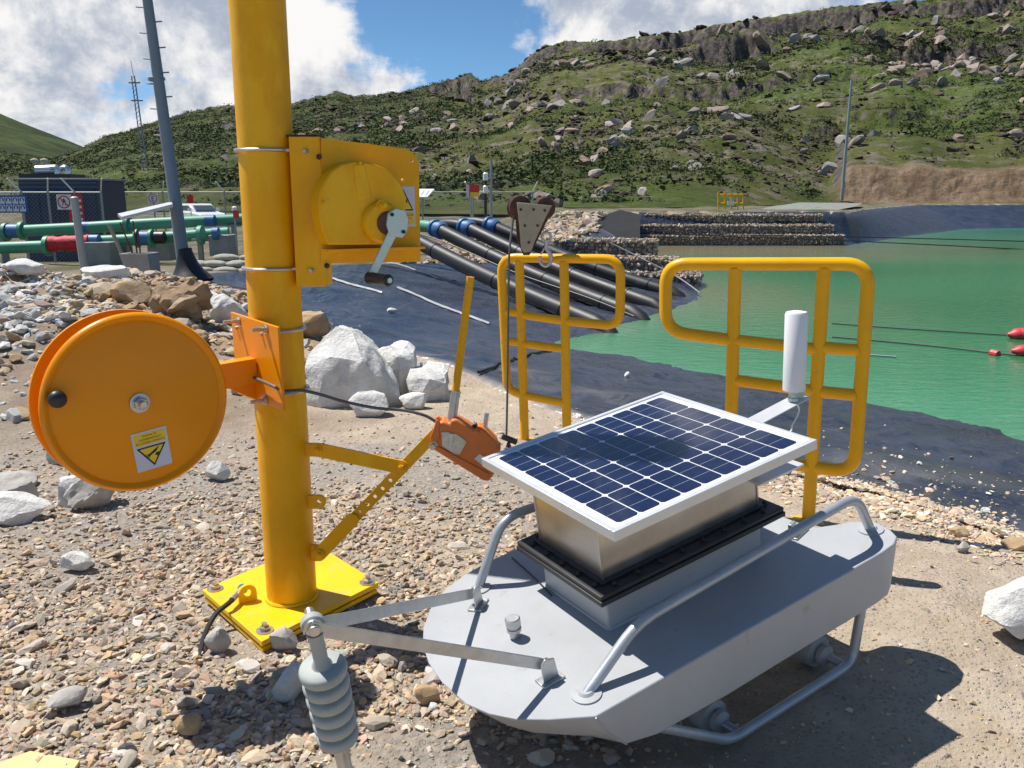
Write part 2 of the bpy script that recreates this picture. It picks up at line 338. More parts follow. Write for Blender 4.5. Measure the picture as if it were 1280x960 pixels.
# rocks: convex-ish chunks cut by random planes, then roughened
def ico(sub):
    bm = bmesh.new(); bmesh.ops.create_icosphere(bm, subdivisions=sub, radius=1)
    v = np.array([x.co[:] for x in bm.verts]); f = [tuple(a.index for a in p.verts) for p in bm.faces]; bm.free(); return v, f
ICO = {k: ico(k) for k in (1, 2, 3, 4)}
def rock_verts(sub, cuts=9, rough=.06, stretch=(1, .8, .65), depth=(.45, .85)):
    v = ICO[sub][0].copy()
    for _ in range(cuts):
        n = rng.normal(size=3); n /= np.linalg.norm(n); d = rng.uniform(*depth)
        e = v@n-d; v -= np.outer(np.clip(e, 0, None), n)
    v /= np.abs(v).max(0)
    if rough:
        s = rng.uniform(0, 50)
        a = fbm(v[:, 0]*2.3+s, v[:, 1]*2.3+v[:, 2]*1.9, 4); b = fbm(v[:, 1]*2.6+s+9, v[:, 2]*2.6-v[:, 0]*1.7, 4)
        v = v*(1+rough*(a+b)*2)[:, None]
    return v*np.array(stretch)
def rock_mb(sub, size, loc, rz=0, tilt=(0, 0), **k):
    v = rock_verts(sub, **k)*1.0; v = v*np.array(size)
    mw = Matrix.Translation(Vector(loc)) @ Euler((tilt[0], tilt[1], rz)).to_matrix().to_4x4()
    mb = MB(); mb.add([mw @ Vector(x) for x in v], ICO[sub][1]); return mb

def join_pieces(name, variants, pos, scale, rot, tint, material, parent=None, smooth=False, **kw):
    """thousands of small pieces as ONE mesh. variants: list of (verts,faces); pos Nx3, scale Nx3, rot Nx3x3, tint Nx3"""
    N = len(pos); which = rng.integers(0, len(variants), N); V = []; F = []; T = []; base = 0
    for k, (vv, ff) in enumerate(variants):
        idx = np.where(which == k)[0]
        if len(idx) == 0: continue
        f = np.array(ff); n = len(vv)
        w = vv[None]*scale[idx][:, None, :]
        w = np.einsum('nij,nkj->nki', rot[idx], w)+pos[idx][:, None, :]
        V.append(w.reshape(-1, 3)); F.append((f[None]+(np.arange(len(idx))*n)[:, None, None]+base).reshape(-1, f.shape[1])); base += n*len(idx)
        T.append(np.repeat(tint[idx], n, axis=0))
    V = np.concatenate(V); F = np.concatenate(F); T = np.concatenate(T)
    me = bpy.data.meshes.new(name); k = F.shape[1]
    me.vertices.add(len(V)); me.vertices.foreach_set('co', V.astype(np.float32).ravel())
    me.loops.add(F.size); me.loops.foreach_set('vertex_index', F.astype(np.int32).ravel())
    me.polygons.add(len(F)); me.polygons.foreach_set('loop_start', (np.arange(len(F))*k).astype(np.int32)); me.polygons.foreach_set('loop_total', np.full(len(F), k, np.int32))
    me.polygons.foreach_set('use_smooth', np.full(len(F), bool(smooth)))
    at = me.attributes.new('tint', 'FLOAT_COLOR', 'POINT'); at.data.foreach_set('color', np.concatenate([T, np.ones((len(T), 1))], 1).astype(np.float32).ravel())
    me.update(calc_edges=True)
    return link_mesh(name, me, parent, [material], **kw)
def rot_batch(N, tilt=.5):
    rx = rng.normal(0, tilt, N); ry = rng.normal(0, tilt, N); rz = rng.uniform(0, 6.283, N)
    def mk(a, ax):
        c, s = np.cos(a), np.sin(a); m = np.zeros((N, 3, 3)); i, j = [(1, 2), (2, 0), (0, 1)][ax]; k = 3-i-j
        m[:, k, k] = 1; m[:, i, i] = c; m[:, j, j] = c; m[:, i, j] = -s; m[:, j, i] = s; return m
    return mk(rz, 2)@mk(ry, 1)@mk(rx, 0)
PAL = np.array([1.06, .97, .86])*np.array([(.43, .37, .30), (.48, .41, .325), (.37, .325, .28), (.29, .27, .25), (.31, .31, .31), (.52, .47, .40), (.44, .33, .24), (.39, .32, .25), (.56, .53, .48), (.48, .37, .24), (.41, .345, .275)])
def stone_tints(N, bright=1.):
    c = PAL[rng.integers(0, len(PAL), N)]*rng.uniform(.75, 1.2, (N, 1))*bright; return np.clip(c+rng.normal(0, .012, (N, 3)), .03, .9)

# ------------------------------------------------------------------ lie of the land
ZW = -.8
def gxy(px, py, z): p = at_z(px, py, z); return (p.x, p.y)
EDGE = np.array([(9, -3.2), (3.6, 1.75), gxy(1280, 690, 0), gxy(1190, 652, 0), gxy(1100, 622, 0), gxy(1030, 606, 0), gxy(940, 585, 0), gxy(850, 556, 0), gxy(740, 528, 0), gxy(655, 502, 0), gxy(600, 480, 0), gxy(545, 458, 0),
                 (-1.4, 7.6), (-2.1, 8.9), (-3.2, 9.9), (-4.4, 11.2), (-5.9, 13.4), (-6.4, 15.2), (-5.2, 16.6), (-2.7, 21.6), (-1.8, 24), (.2, 24.8), (1.6, 25.2), (2.6, 27), (3.2, 34), (4.5, 40.6), (10, 41.2), (15.5, 41.2), (19, 48), (22, 53), (29, 63.5), (36, 65), (75, 66), (130, 40), (140, -20), (40, -20)])
WATER = np.array([(12, .8), (6.6, 5.0), gxy(1280, 556, ZW), gxy(1190, 532, ZW), gxy(1100, 510, ZW), gxy(980, 487, ZW), gxy(870, 469, ZW), gxy(800, 452, ZW), gxy(740, 443, ZW), gxy(668, 436, ZW),
                  gxy(690, 425, ZW), gxy(750, 411, ZW), gxy(800, 396, ZW), gxy(835, 385, ZW), gxy(866, 371, ZW), (4.6, 21.3), (5.1, 24), (5.2, 33), (6.4, 39.6), (10, 39.7), (14.9, 39.4), (21.5, 48.2), (30.5, 59.2), (36, 61), (75, 62), (124, 38), (130, -14), (40, -14)])
def seg_dist(X, Y, P):
    d = np.full(X.shape, 1e9)
    for a, b in zip(P, np.roll(P, -1, 0)):
        e = b-a; t = np.clip(((X-a[0])*e[0]+(Y-a[1])*e[1])/(e@e), 0, 1); d = np.minimum(d, np.hypot(X-a[0]-t*e[0], Y-a[1]-t*e[1]))
    return d
def inside(X, Y, P):
    r = np.zeros(X.shape, bool)
    for a, b in zip(P, np.roll(P, -1, 0)):
        c = ((a[1] > Y) != (b[1] > Y)) & (X < (b[0]-a[0])*(Y-a[1])/(b[1]-a[1]+1e-12)+a[0]); r ^= c
    return r
def plateau(X, Y):
    z = np.zeros(X.shape)
    left = sstep(3, -1, X)
    z = z+left*(-.75*sstep(16, 30, Y))+ left*sstep(30, 60, Y)*1.0
    z = z+(1-left)*(.35*sstep(20, 26, Y)+.35*sstep(30, 42, Y)+.1*sstep(50, 70, Y))
    z = z+.10*np.exp(-(((X-1.30)/.62)**2+((Y-2.55)/.75)**2))
    # rubble bank on the left
    band = np.exp(-((X+3.9+.10*(Y-6))/1.75)**2)*sstep(4.3, 7.2, Y)*sstep(12.5, 9.2, Y)
    band = np.maximum(band, sstep(-4.6, -6.4, X)*sstep(4.6, 7.6, Y)*sstep(14, 10, Y)*1.05)
    z = z+.50*band*(1+.5*fbm(X*1.3, Y*1.3, 4))
    bank2 = np.exp(-(((X+1.35)/.9)**2+((Y-6.9)/.55)**2)); z = z+.10*bank2
    return z
def liner_mix(X, Y):
    dE = seg_dist(X, Y, EDGE); dW = seg_dist(X, Y, WATER); inE = inside(X, Y, EDGE); inW = inside(X, Y, WATER)
    return dE, dW, inE, inW
def land(X, Y, detail=True):
    X = np.asarray(X, float); Y = np.asarray(Y, float)
    dE, dW, inE, inW = liner_mix(X, Y); pl = plateau(X, Y)
    z = pl.copy()
    if detail:
        near = sstep(30, 8, np.hypot(X, Y))
        z = z+near*(.035*fbm(X*1.1, Y*1.1, 5)+.016*fbm(X*5, Y*5, 4))
        z = z+(1-near)*.12*fbm(X*.35, Y*.35, 4)
    t = dE/(dE+dW+1e-6)
    ruled = (1-t)*pl+t*ZW
    z = np.where(inE & ~inW, ruled, z)
    z = np.where(inW, ZW-np.minimum(.22*dW, 2.2), z)
    return z
def liner_z(X, Y):
    z = land(X, Y, False)
    dE, dW, inE, inW = liner_mix(X, Y)
    r1 = 1-np.abs(fbm(X*.5+Y*.35, Y*.95-X*.5+4, 2))*4; r2 = 1-np.abs(fbm(X*1.1-Y*.5+9, Y*1.3+X*.8, 2))*5
    w = .03*fbm(X*.8+3, Y*.8, 3)+.035*np.clip(r1, 0, 1)**3+.028*np.clip(r2, 0, 1)**4+.010*np.abs(fbm(X*2.4-Y*1.1, Y*2.6+X, 3))
    return z+.02+w*sstep(0, .5, dE)
def gz(x, y): return float(land(np.array([x]), np.array([y]))[0])
def lz(x, y): return float(liner_z(np.array([x]), np.array([y]))[0])

def grid_mesh(name, X, Y, Z, mats, attrs={}, mask=None, **kw):
    ny, nx = X.shape; V = np.stack([X, Y, Z], -1).reshape(-1, 3)
    i = np.arange(ny*nx).reshape(ny, nx); F = np.stack([i[:-1, :-1], i[:-1, 1:], i[1:, 1:], i[1:, :-1]], -1).reshape(-1, 4)
    if mask is not None:
        mk = mask.reshape(-1); keep = mk[F].any(1); F = F[keep]
        used = np.unique(F); re = np.full(len(V), -1); re[used] = np.arange(len(used)); V = V[used]; F = re[F]
    else: used = slice(None)
    me = bpy.data.meshes.new(name); me.vertices.add(len(V)); me.vertices.foreach_set('co', V.astype(np.float32).ravel())
    me.loops.add(F.size); me.loops.foreach_set('vertex_index', F.astype(np.int32).ravel()); me.polygons.add(len(F))
    me.polygons.foreach_set('loop_start', (np.arange(len(F))*4).astype(np.int32)); me.polygons.foreach_set('loop_total', np.full(len(F), 4, np.int32)); me.polygons.foreach_set('use_smooth', np.ones(len(F), bool))
    for k, a in attrs.items():
        at = me.attributes.new(k, 'FLOAT', 'POINT'); at.data.foreach_set('value', a.reshape(-1)[used].astype(np.float32))
    me.update(calc_edges=True)
    return link_mesh(name, me, None, mats, **kw)

# ---- node helpers for ground materials
class NG:
    def __init__(s, name):
        s.m = bpy.data.materials.new(name); s.m.use_nodes = True; s.nt = s.m.node_tree; s.N = s.nt.nodes; s.L = s.nt.links; s.p = s.N['Principled BSDF']; s.tc = s.N.new('ShaderNodeTexCoord'); s.co = s.tc.outputs['Object']
    def noise(s, sc, det=6, rough=.6, dist=0, vec=None):
        n = s.N.new('ShaderNodeTexNoise'); n.inputs['Scale'].default_value = sc; n.inputs['Detail'].default_value = det; n.inputs['Roughness'].default_value = rough; n.inputs['Distortion'].default_value = dist; s.L.new(vec or s.co, n.inputs[0]); return n.outputs[0]
    def rng(s, x, a, b, c=0., d=1.):
        n = s.N.new('ShaderNodeMapRange'); n.interpolation_type = 'SMOOTHSTEP'
        for i, q in enumerate((a, b, c, d)): n.inputs[i+1].default_value = q
        s.L.new(x, n.inputs[0]); return n.outputs[0]
    def mix(s, f, a, b, mode='MIX'):
        n = s.N.new('ShaderNodeMix'); n.data_type = 'RGBA'; n.blend_type = mode
        for i, q in ((0, f), (6, a), (7, b)):
            if isinstance(q, (tuple, list)): n.inputs[i].default_value = (*q[:3], 1)
            elif isinstance(q, (int, float)): n.inputs[i].default_value = q
            else: s.L.new(q, n.inputs[i])
        return n.outputs[2]
    def math(s, op, a, b):
        n = s.N.new('ShaderNodeMath'); n.operation = op
        for i, q in enumerate((a, b)):
            if isinstance(q, (int, float)): n.inputs[i].default_value = q
            else: s.L.new(q, n.inputs[i])
        return n.outputs[0]
    def attr(s, k): n = s.N.new('ShaderNodeAttribute'); n.attribute_name = k; return n.outputs['Fac']
    def vor(s, sc, vec=None, feat='F1'):
        n = s.N.new('ShaderNodeTexVoronoi'); n.feature = feat; n.inputs['Scale'].default_value = sc; s.L.new(vec or s.co, n.inputs[0]); return n
    def done(s, col, rough=.9, h=None, strength=.5, dist=.05, spec=.3):
        s.L.new(col, s.p.inputs['Base Color']); s.p.inputs['Specular IOR Level'].default_value = spec
        if isinstance(rough, (int, float)): s.p.inputs['Roughness'].default_value = rough
        else: s.L.new(rough, s.p.inputs['Roughness'])
        if h is not None:
            b = s.N.new('ShaderNodeBump'); b.inputs['Strength'].default_value = strength; b.inputs['Distance'].default_value = dist; s.L.new(h, b.inputs['Height']); s.L.new(b.outputs[0], s.p.inputs['Normal'])
        return s.m

def soil_material():
    g = NG('gravelly_soil')
    big = g.noise(.9, 5); mid = g.noise(6, 8, .65); fin = g.noise(45, 8, .7); v = g.vor(60)
    pale = g.mix(g.rng(mid, .35, .68), (.44, .35, .25), (.55, .455, .345))
    brown = g.mix(g.rng(mid, .3, .7), (.225, .165, .115), (.31, .235, .165))
    c = g.mix(g.attr('damp'), pale, brown)
    c = g.mix(g.math('MULTIPLY', g.attr('gravel'), g.rng(big, .3, .6)), c, g.mix(g.rng(fin, .35, .65), (.24, .21, .18), (.40, .36, .31)))
    speck = g.math('MULTIPLY', g.rng(v.outputs['Distance'], .32, .2), .65)
    vc = g.mix(1.0, v.outputs['Color'], (.42, .40, .38), 'MULTIPLY'); vc = g.mix(.72, vc, (.40, .36, .32))
    c = g.mix(speck, c, vc)
    c = g.mix(g.attr('far'), c, g.mix(g.rng(g.noise(.6, 8, .7), .4, .62), (.19, .16, .12), (.075, .085, .035)))
    h = g.math('ADD', g.math('MULTIPLY', fin, .6), g.math('ADD', g.math('MULTIPLY', mid, .9), g.math('MULTIPLY', speck, .35)))
    return g.done(c, .93, h, .8, .03, .2)
def liner_material():
    g = NG('black_pond_liner')
    d = g.noise(1.3, 9, .68); f = g.noise(9, 8, .65); w = g.noise(2.2, 4, .5, 1.2)
    c = g.mix(g.rng(d, .35, .7), (.021, .028, .046), (.040, .050, .076))
    c = g.mix(g.rng(f, .62, .85, 0, .3), c, (.14, .135, .13))
    fd = g.noise(3.2, 3, .5, 2.2)
    c = g.mix(g.attr('dust'), c, g.mix(g.rng(f, .4, .6), (.33, .28, .22), (.44, .38, .31)))
    r = g.rng(d, .3, .7, .24, .44)
    h = g.math('ADD', g.math('MULTIPLY', w, .8), g.math('ADD', g.math('MULTIPLY', f, .04), g.math('MULTIPLY', fd, .45)))
    return g.done(c, r, h, .38, .16, .65)

def build_ground():
    # polar sheet: dense near the feet, out to the foot of the hills and past the horizon behind
    th = np.concatenate([np.linspace(-math.pi, -1.0, 60)[:-1], np.linspace(-1.0, 1.0, 620), np.linspace(1.0, math.pi, 60)[1:]])
    rr = np.concatenate([[.02], np.geomspace(.3, 120, 560), np.geomspace(130, 1200, 14)])
    T, Rr = np.meshgrid(th, rr); X = Rr*np.sin(T); Y = Rr*np.cos(T)
    dE, dW, inE, inW = liner_mix(X, Y)
    Z = land(X, Y)
    Z = np.where(inE, Z-.05*sstep(0, .35, dE)-.01, Z)
    gravel = np.clip(sstep(.55, -.5, X-.10*(Y-2))*sstep(5.6, 4.2, Y)+.25, 0, 1)
    damp = np.clip(.85*np.exp(-(((X-.15)/.62)**2+((Y-1.8)/.45)**2))+.35*sstep(-.5, -2.5, X)*sstep(3, 5, Y)+.9*fbm(X*1.7+5, Y*1.7, 4)*sstep(.1, -1, X), 0, 1)
    rub = np.exp(-((X+3.2)/1.6)**2)*sstep(4.2, 6, Y)*sstep(12, 9, Y); damp = np.clip(damp+.6*rub, 0, 1)
    far = sstep(13, 20, np.hypot(X, Y))*(~inE)
    o = grid_mesh('ground', X, Y, Z, [soil_material()], dict(gravel=gravel, damp=damp, far=far), kind='structure')
    # the pond liner lies on it
    m = liner_material()
    lx = np.concatenate([np.linspace(-7, 6, 330), np.linspace(6.1, 46, 160)[1:]]); ly = np.concatenate([np.geomspace(1.2, 16, 260), np.linspace(16.1, 66.5, 230)])
    LX, LY = np.meshgrid(lx, ly); a = liner_mix(LX, LY)
    # ragged edge where the soil laps over the liner
    rag = .07*fbm(LX*2.2, LY*2.2, 4)
    mk = (a[2] & (a[0] > .0)) & ~(a[3] & (a[1] > 6))
    dust = np.clip(sstep(.16, .0, a[0]+rag)+.28*np.clip(fbm(LX*1.4+8, LY*1.4, 5)*2-.15, 0, 1)*sstep(2.2, .3, a[0])*(LX > -1.5), 0, 1)*(LY < 30)
    LZ = liner_z(LX, LY)-.045*sstep(.12, 0, a[0])-np.where(a[2], 0, .15)
    o2 = grid_mesh('pond_liner', LX, LY, LZ, [m], dict(dust=dust), mask=mk, kind='structure')
build_ground()

def build_water():
    g = NG('green_reservoir_water')
    cl = g.noise(.10, 5, .5, .4); sil = g.attr('silt')
    c = g.mix(g.rng(cl, .35, .65), (.008, .145, .052), (.015, .190, .075))
    c = g.mix(g.attr('sky_sheen'), c, (.062, .235, .125))  # lighter towards the shore: the sky's reflection painted into the water colour
    c = g.mix(sil, c, (.22, .195, .12))
    mp = g.N.new('ShaderNodeMapping'); mp.inputs['Scale'].default_value = (1, 2.6, 1); g.L.new(g.co, mp.inputs[0])
    h = g.math('ADD', g.noise(2.6, 4, .55, .6, mp.outputs[0]), g.math('MULTIPLY', g.noise(9, 3, .5, .3, mp.outputs[0]), .25))
    m = g.done(c, .11, h, .22, .05, .28)
    g.p.inputs['IOR'].default_value = 1.33
    x = np.linspace(-.5, 135, 180); y = np.concatenate([np.linspace(-18, 5, 12), np.linspace(5.3, 67, 120)]); X, Y = np.meshgrid(x, y)
    silt = np.clip(sstep(27, 36, Y+1.2*fbm(X*.3, Y*.3, 4))*sstep(22, 12, X+4*fbm(X*.2, Y*.2, 3)) + .55*np.exp(-((Y-20)/5)**2)*sstep(9, 4.5, X), 0, 1)
    dE, dW, inE, inW = liner_mix(X, Y)
    mk = inW | (inE & (dW < .8))
    grid_mesh('water', X, Y, np.full(X.shape, ZW), [m], dict(silt=silt, sky_sheen=.8*np.exp(-dW/2.2)*inW+(~inW)*.8), mask=mk, kind='structure')
build_water()

# ------------------------------------------------------------------ hills
RIDGE = [(-900, 60), (-500, 120), (-200, 160), (60, 200), (100, 188), (130, 172), (200, 150), (235, 141), (290, 134), (370, 129), (395, 122), (420, 117), (460, 121), (500, 115), (560, 100), (588, 93), (593, 96), (602, 103), (625, 96), (642, 88), (660, 72), (682, 60), (705, 51), (730, 53), (760, 51), (800, 47), (830, 44), (900, 32), (960, 20), (1040, 9), (1120, 1), (1200, -2), (1280, -9), (1400, -30), (1800, -80), (2600, -120), (4000, -100)]
RID = np.array(RIDGE, float)
_v = (480-RID[:, 1])/FPX; _yc = math.cos(PITCH)+_v*math.sin(PITCH)
RID_TA = (RID[:, 0]-640)/FPX/_yc; RID_TAN = (-math.sin(PITCH)+_v*math.cos(PITCH))/_yc
BASE_PX = np.array([(-900, 60), (60, 72), (300, 62), (640, 52), (760, 48), (900, 55), (1000, 66), (1030, 68.5), (1280, 70), (1800, 75), (4000, 80)], float)
RIDGE_Y = np.array([(-900, 500), (60, 460), (300, 420), (520, 400), (580, 390), (640, 345), (760, 330), (900, 310), (1280, 270), (1800, 260), (4000, 260)], float)
def hill_fn(TA, S):
    PX = 640+TA*FPX*.97
    yb = np.interp(PX, BASE_PX[:, 0], BASE_PX[:, 1]); yr = np.interp(PX, RIDGE_Y[:, 0], RIDGE_Y[:, 1])
    tan = np.interp(TA, RID_TA, RID_TAN)+ .0022*fbm(TA*40, TA*0+3, 4)+.0016*fbm(TA*160, TA*0+8, 3)
    zr = 1.4+tan*yr; zb = np.where(PX < 700, .3, .75)
    Y = yb+(yr-yb)*S; X = TA*Y
    s = np.clip(S, 0, 1)
    def cliff(c, w, amp, wob=.05, k=5):
        cc = c+wob*fbm(TA*k+c*9, TA*0+c*31, 4)
        a = amp*np.clip(.75+1.5*fbm(TA*k*1.7+c*17, S*2+c*5, 3), 0, 1.5)
        return a, sstep(cc-w, cc+w, S+.014*fbm(TA*70, S*110, 4)+.006*fbm(TA*260, S*300, 2))
    right = sstep(600, 760, PX)
    parts = [cliff(.955, .010, .085), cliff(.60, .012, .085*1.0), cliff(.40, .010, .045, .08), cliff(.22, .010, .016, .08, 7)]
    gate = [np.clip(right+sstep(520, 575, PX)*sstep(600, 590, PX)*1.6+.4, 0, 2), sstep(800, 900, PX)+.35, np.exp(-((PX-770)/120)**2)*1.5+.5*right, right]
    tot = 0; steps = 0
    for (a, st), gt in zip(parts, gate): tot = tot+a*gt; steps = steps+a*gt*st
    cut = sstep(1012, 1040, PX); 
    base = s**1.08
    pr = base*(1-tot)+steps
    Z = zb+(zr-zb)*pr
    # excavated bank above the far shore
    hcut = 2.2*(.9+.35*fbm(TA*13, TA*0+1, 4))
    dy = Y-yb
    Z = np.where(S <= 1, Z+cut*(hcut*sstep(.6, 5.2, dy+.45*fbm(TA*34, S*160, 4)+.5*fbm(TA*150, S*420, 3))*(1-sstep(.0, .45, S)) ), Z)
    amp = np.clip(dy/30, .05, 1)
    Z = Z+amp*(1-sstep(.9, 1, S)*.8)*(2.2*fbm(X*.045, Y*.045, 5)+.7*fbm(X*.21, Y*.21, 4))
    back = np.clip(S-1, 0, None)*(yr-yb); Z = Z-back*.55
    brown = cut*sstep(.2, .9, dy)*sstep(7.0, 4.6, dy+1.3*fbm(TA*40, S*60, 4))
    return X, Y, Z, brown, PX
def hill_material():
    g = NG('grassy_hillside')
    geo = g.N.new('ShaderNodeNewGeometry'); sep = g.N.new('ShaderNodeSeparateXYZ'); g.L.new(geo.outputs['Normal'], sep.inputs[0])
    big = g.noise(.022, 7, .62, .3); mid = g.noise(.13, 8, .68); fin = g.noise(.9, 8, .7); spk = g.noise(.42, 9, .75)
    grass = g.mix(g.rng(mid, .35, .65), (.062, .078, .019), (.116, .122, .031))
    scrub = g.mix(g.rng(fin, .3, .7), (.034, .052, .016), (.075, .092, .028))
    lush = g.mix(g.rng(fin, .3, .7), (.058, .092, .017), (.100, .138, .028))
    c = g.mix(g.rng(big, .47, .60), grass, lush)
    c = g.mix(g.math('MAXIMUM', g.math('MULTIPLY', g.rng(spk, .50, .60), .8), g.attr('scrub')), c, scrub)
    rock = g.mix(g.rng(fin, .3, .72), (.045, .041, .038), (.19, .155, .135))
    steep = g.rng(g.math('ADD', sep.outputs[2], g.math('MULTIPLY', g.math('SUBTRACT', fin, .5), .35)), .80, .66)
    c = g.mix(steep, c, rock)
    vr = g.vor(.55); vs_ = g.math('MULTIPLY', g.rng(vr.outputs['Distance'], .40, .22), g.rng(mid, .46, .60)); c = g.mix(g.math('MULTIPLY', vs_, .85), c, g.mix(fin, (.13, .11, .095), (.27, .22, .185)))
    c = g.mix(g.math('MULTIPLY', g.rng(spk, .50, .58), g.attr('stony')), c, g.mix(fin, (.15, .125, .105), (.29, .24, .20)))
    bank = g.mix(g.rng(g.noise(.5, 8, .7), .35, .65), (.19, .125, .075), (.29, .21, .14)); bank = g.mix(g.rng(g.noise(1.2, 8, .7), .55, .75), bank, (.20, .17, .14))
    c = g.mix(g.attr('brown'), c, bank)
    h = g.math('ADD', fin, g.math('MULTIPLY', spk, 1.5))
    return g.done(c, .95, h, .9, .5, .15)
def hill_z(TA, S): return hill_fn(np.asarray(TA, float), np.asarray(S, float))
def build_hills():
    m = hill_material()
    ta = np.concatenate([np.linspace(-1.6, -.66, 60)[:-1], np.linspace(-.66, .72, 900), np.linspace(.72, 3.0, 110)[1:]])
    s = np.concatenate([np.linspace(0, .06, 50)[:-1], np.linspace(.06, 1, 330), np.array([1.02, 1.06, 1.14, 1.3])])
    TA, S = np.meshgrid(ta, s); X, Y, Z, br, PX = hill_fn(TA, S)
    scr = np.clip(sstep(.02, .3, fbm(X*.028+5, Y*.05, 5))*1.0+.9*sstep(700, 470, PX)*sstep(.05, .25, S)*np.clip(.75+.9*fbm(X*.06, Y*.06, 4), 0, 1), 0, 1)
    grassy_low = sstep(300, 100, PX)*sstep(.35, .1, S); scr = scr*(1-.85*grassy_low)
    stony = np.clip(.25+1.6*fbm(X*.05, Y*.05, 4), 0, 1)
    grid_mesh('hillside', X, Y, Z, [m], dict(brown=br, scrub=scr, stony=stony), kind='structure')
    # dark hill closing the valley on the far left
    pts = np.array([(-1400, -60), (-700, 20), (-200, 100), (-60, 126), (0, 141), (40, 158), (75, 172), (104, 184), (150, 205), (260, 232), (400, 240)], float)
    v = (480-pts[:, 1])/FPX; yc = math.cos(PITCH)+v*math.sin(PITCH); pta = (pts[:, 0]-640)/FPX/yc; ptn = (-math.sin(PITCH)+v*math.cos(PITCH))/yc
    ta = np.linspace(pta[0], pta[-1], 420); s = np.concatenate([np.linspace(0, 1, 130), [1.05, 1.2, 1.5]]); TA, S = np.meshgrid(ta, s)
    yb, yr = 560., 980.
    Y = yb+(yr-yb)*S; X = TA*Y; zr = 1.4+np.interp(TA, pta, ptn)*yr+1.5*fbm(TA*30, TA*0, 4)
    Z = 1+(zr-1)*np.clip(S, 0, 1)**1.05+3.0*fbm(X*.012, Y*.012, 5)*np.clip(S*3, 0, 1)*(1-.7*sstep(.85, 1, S))-np.clip(S-1, 0, None)*420*.6
    g = NG('far_dark_hill'); a = g.noise(.02, 8, .65, .4); b = g.noise(.15, 8, .7)
    c = g.mix(g.rng(a, .4, .6), (.030, .046, .018), (.060, .085, .026)); c = g.mix(g.rng(b, .5, .66, 0, .7), c, (.020, .028, .015))
    grid_mesh('far_hill', X, Y, Z, [g.done(c, .95, b, .9, 2.0, .1)], kind='structure')
build_hills()

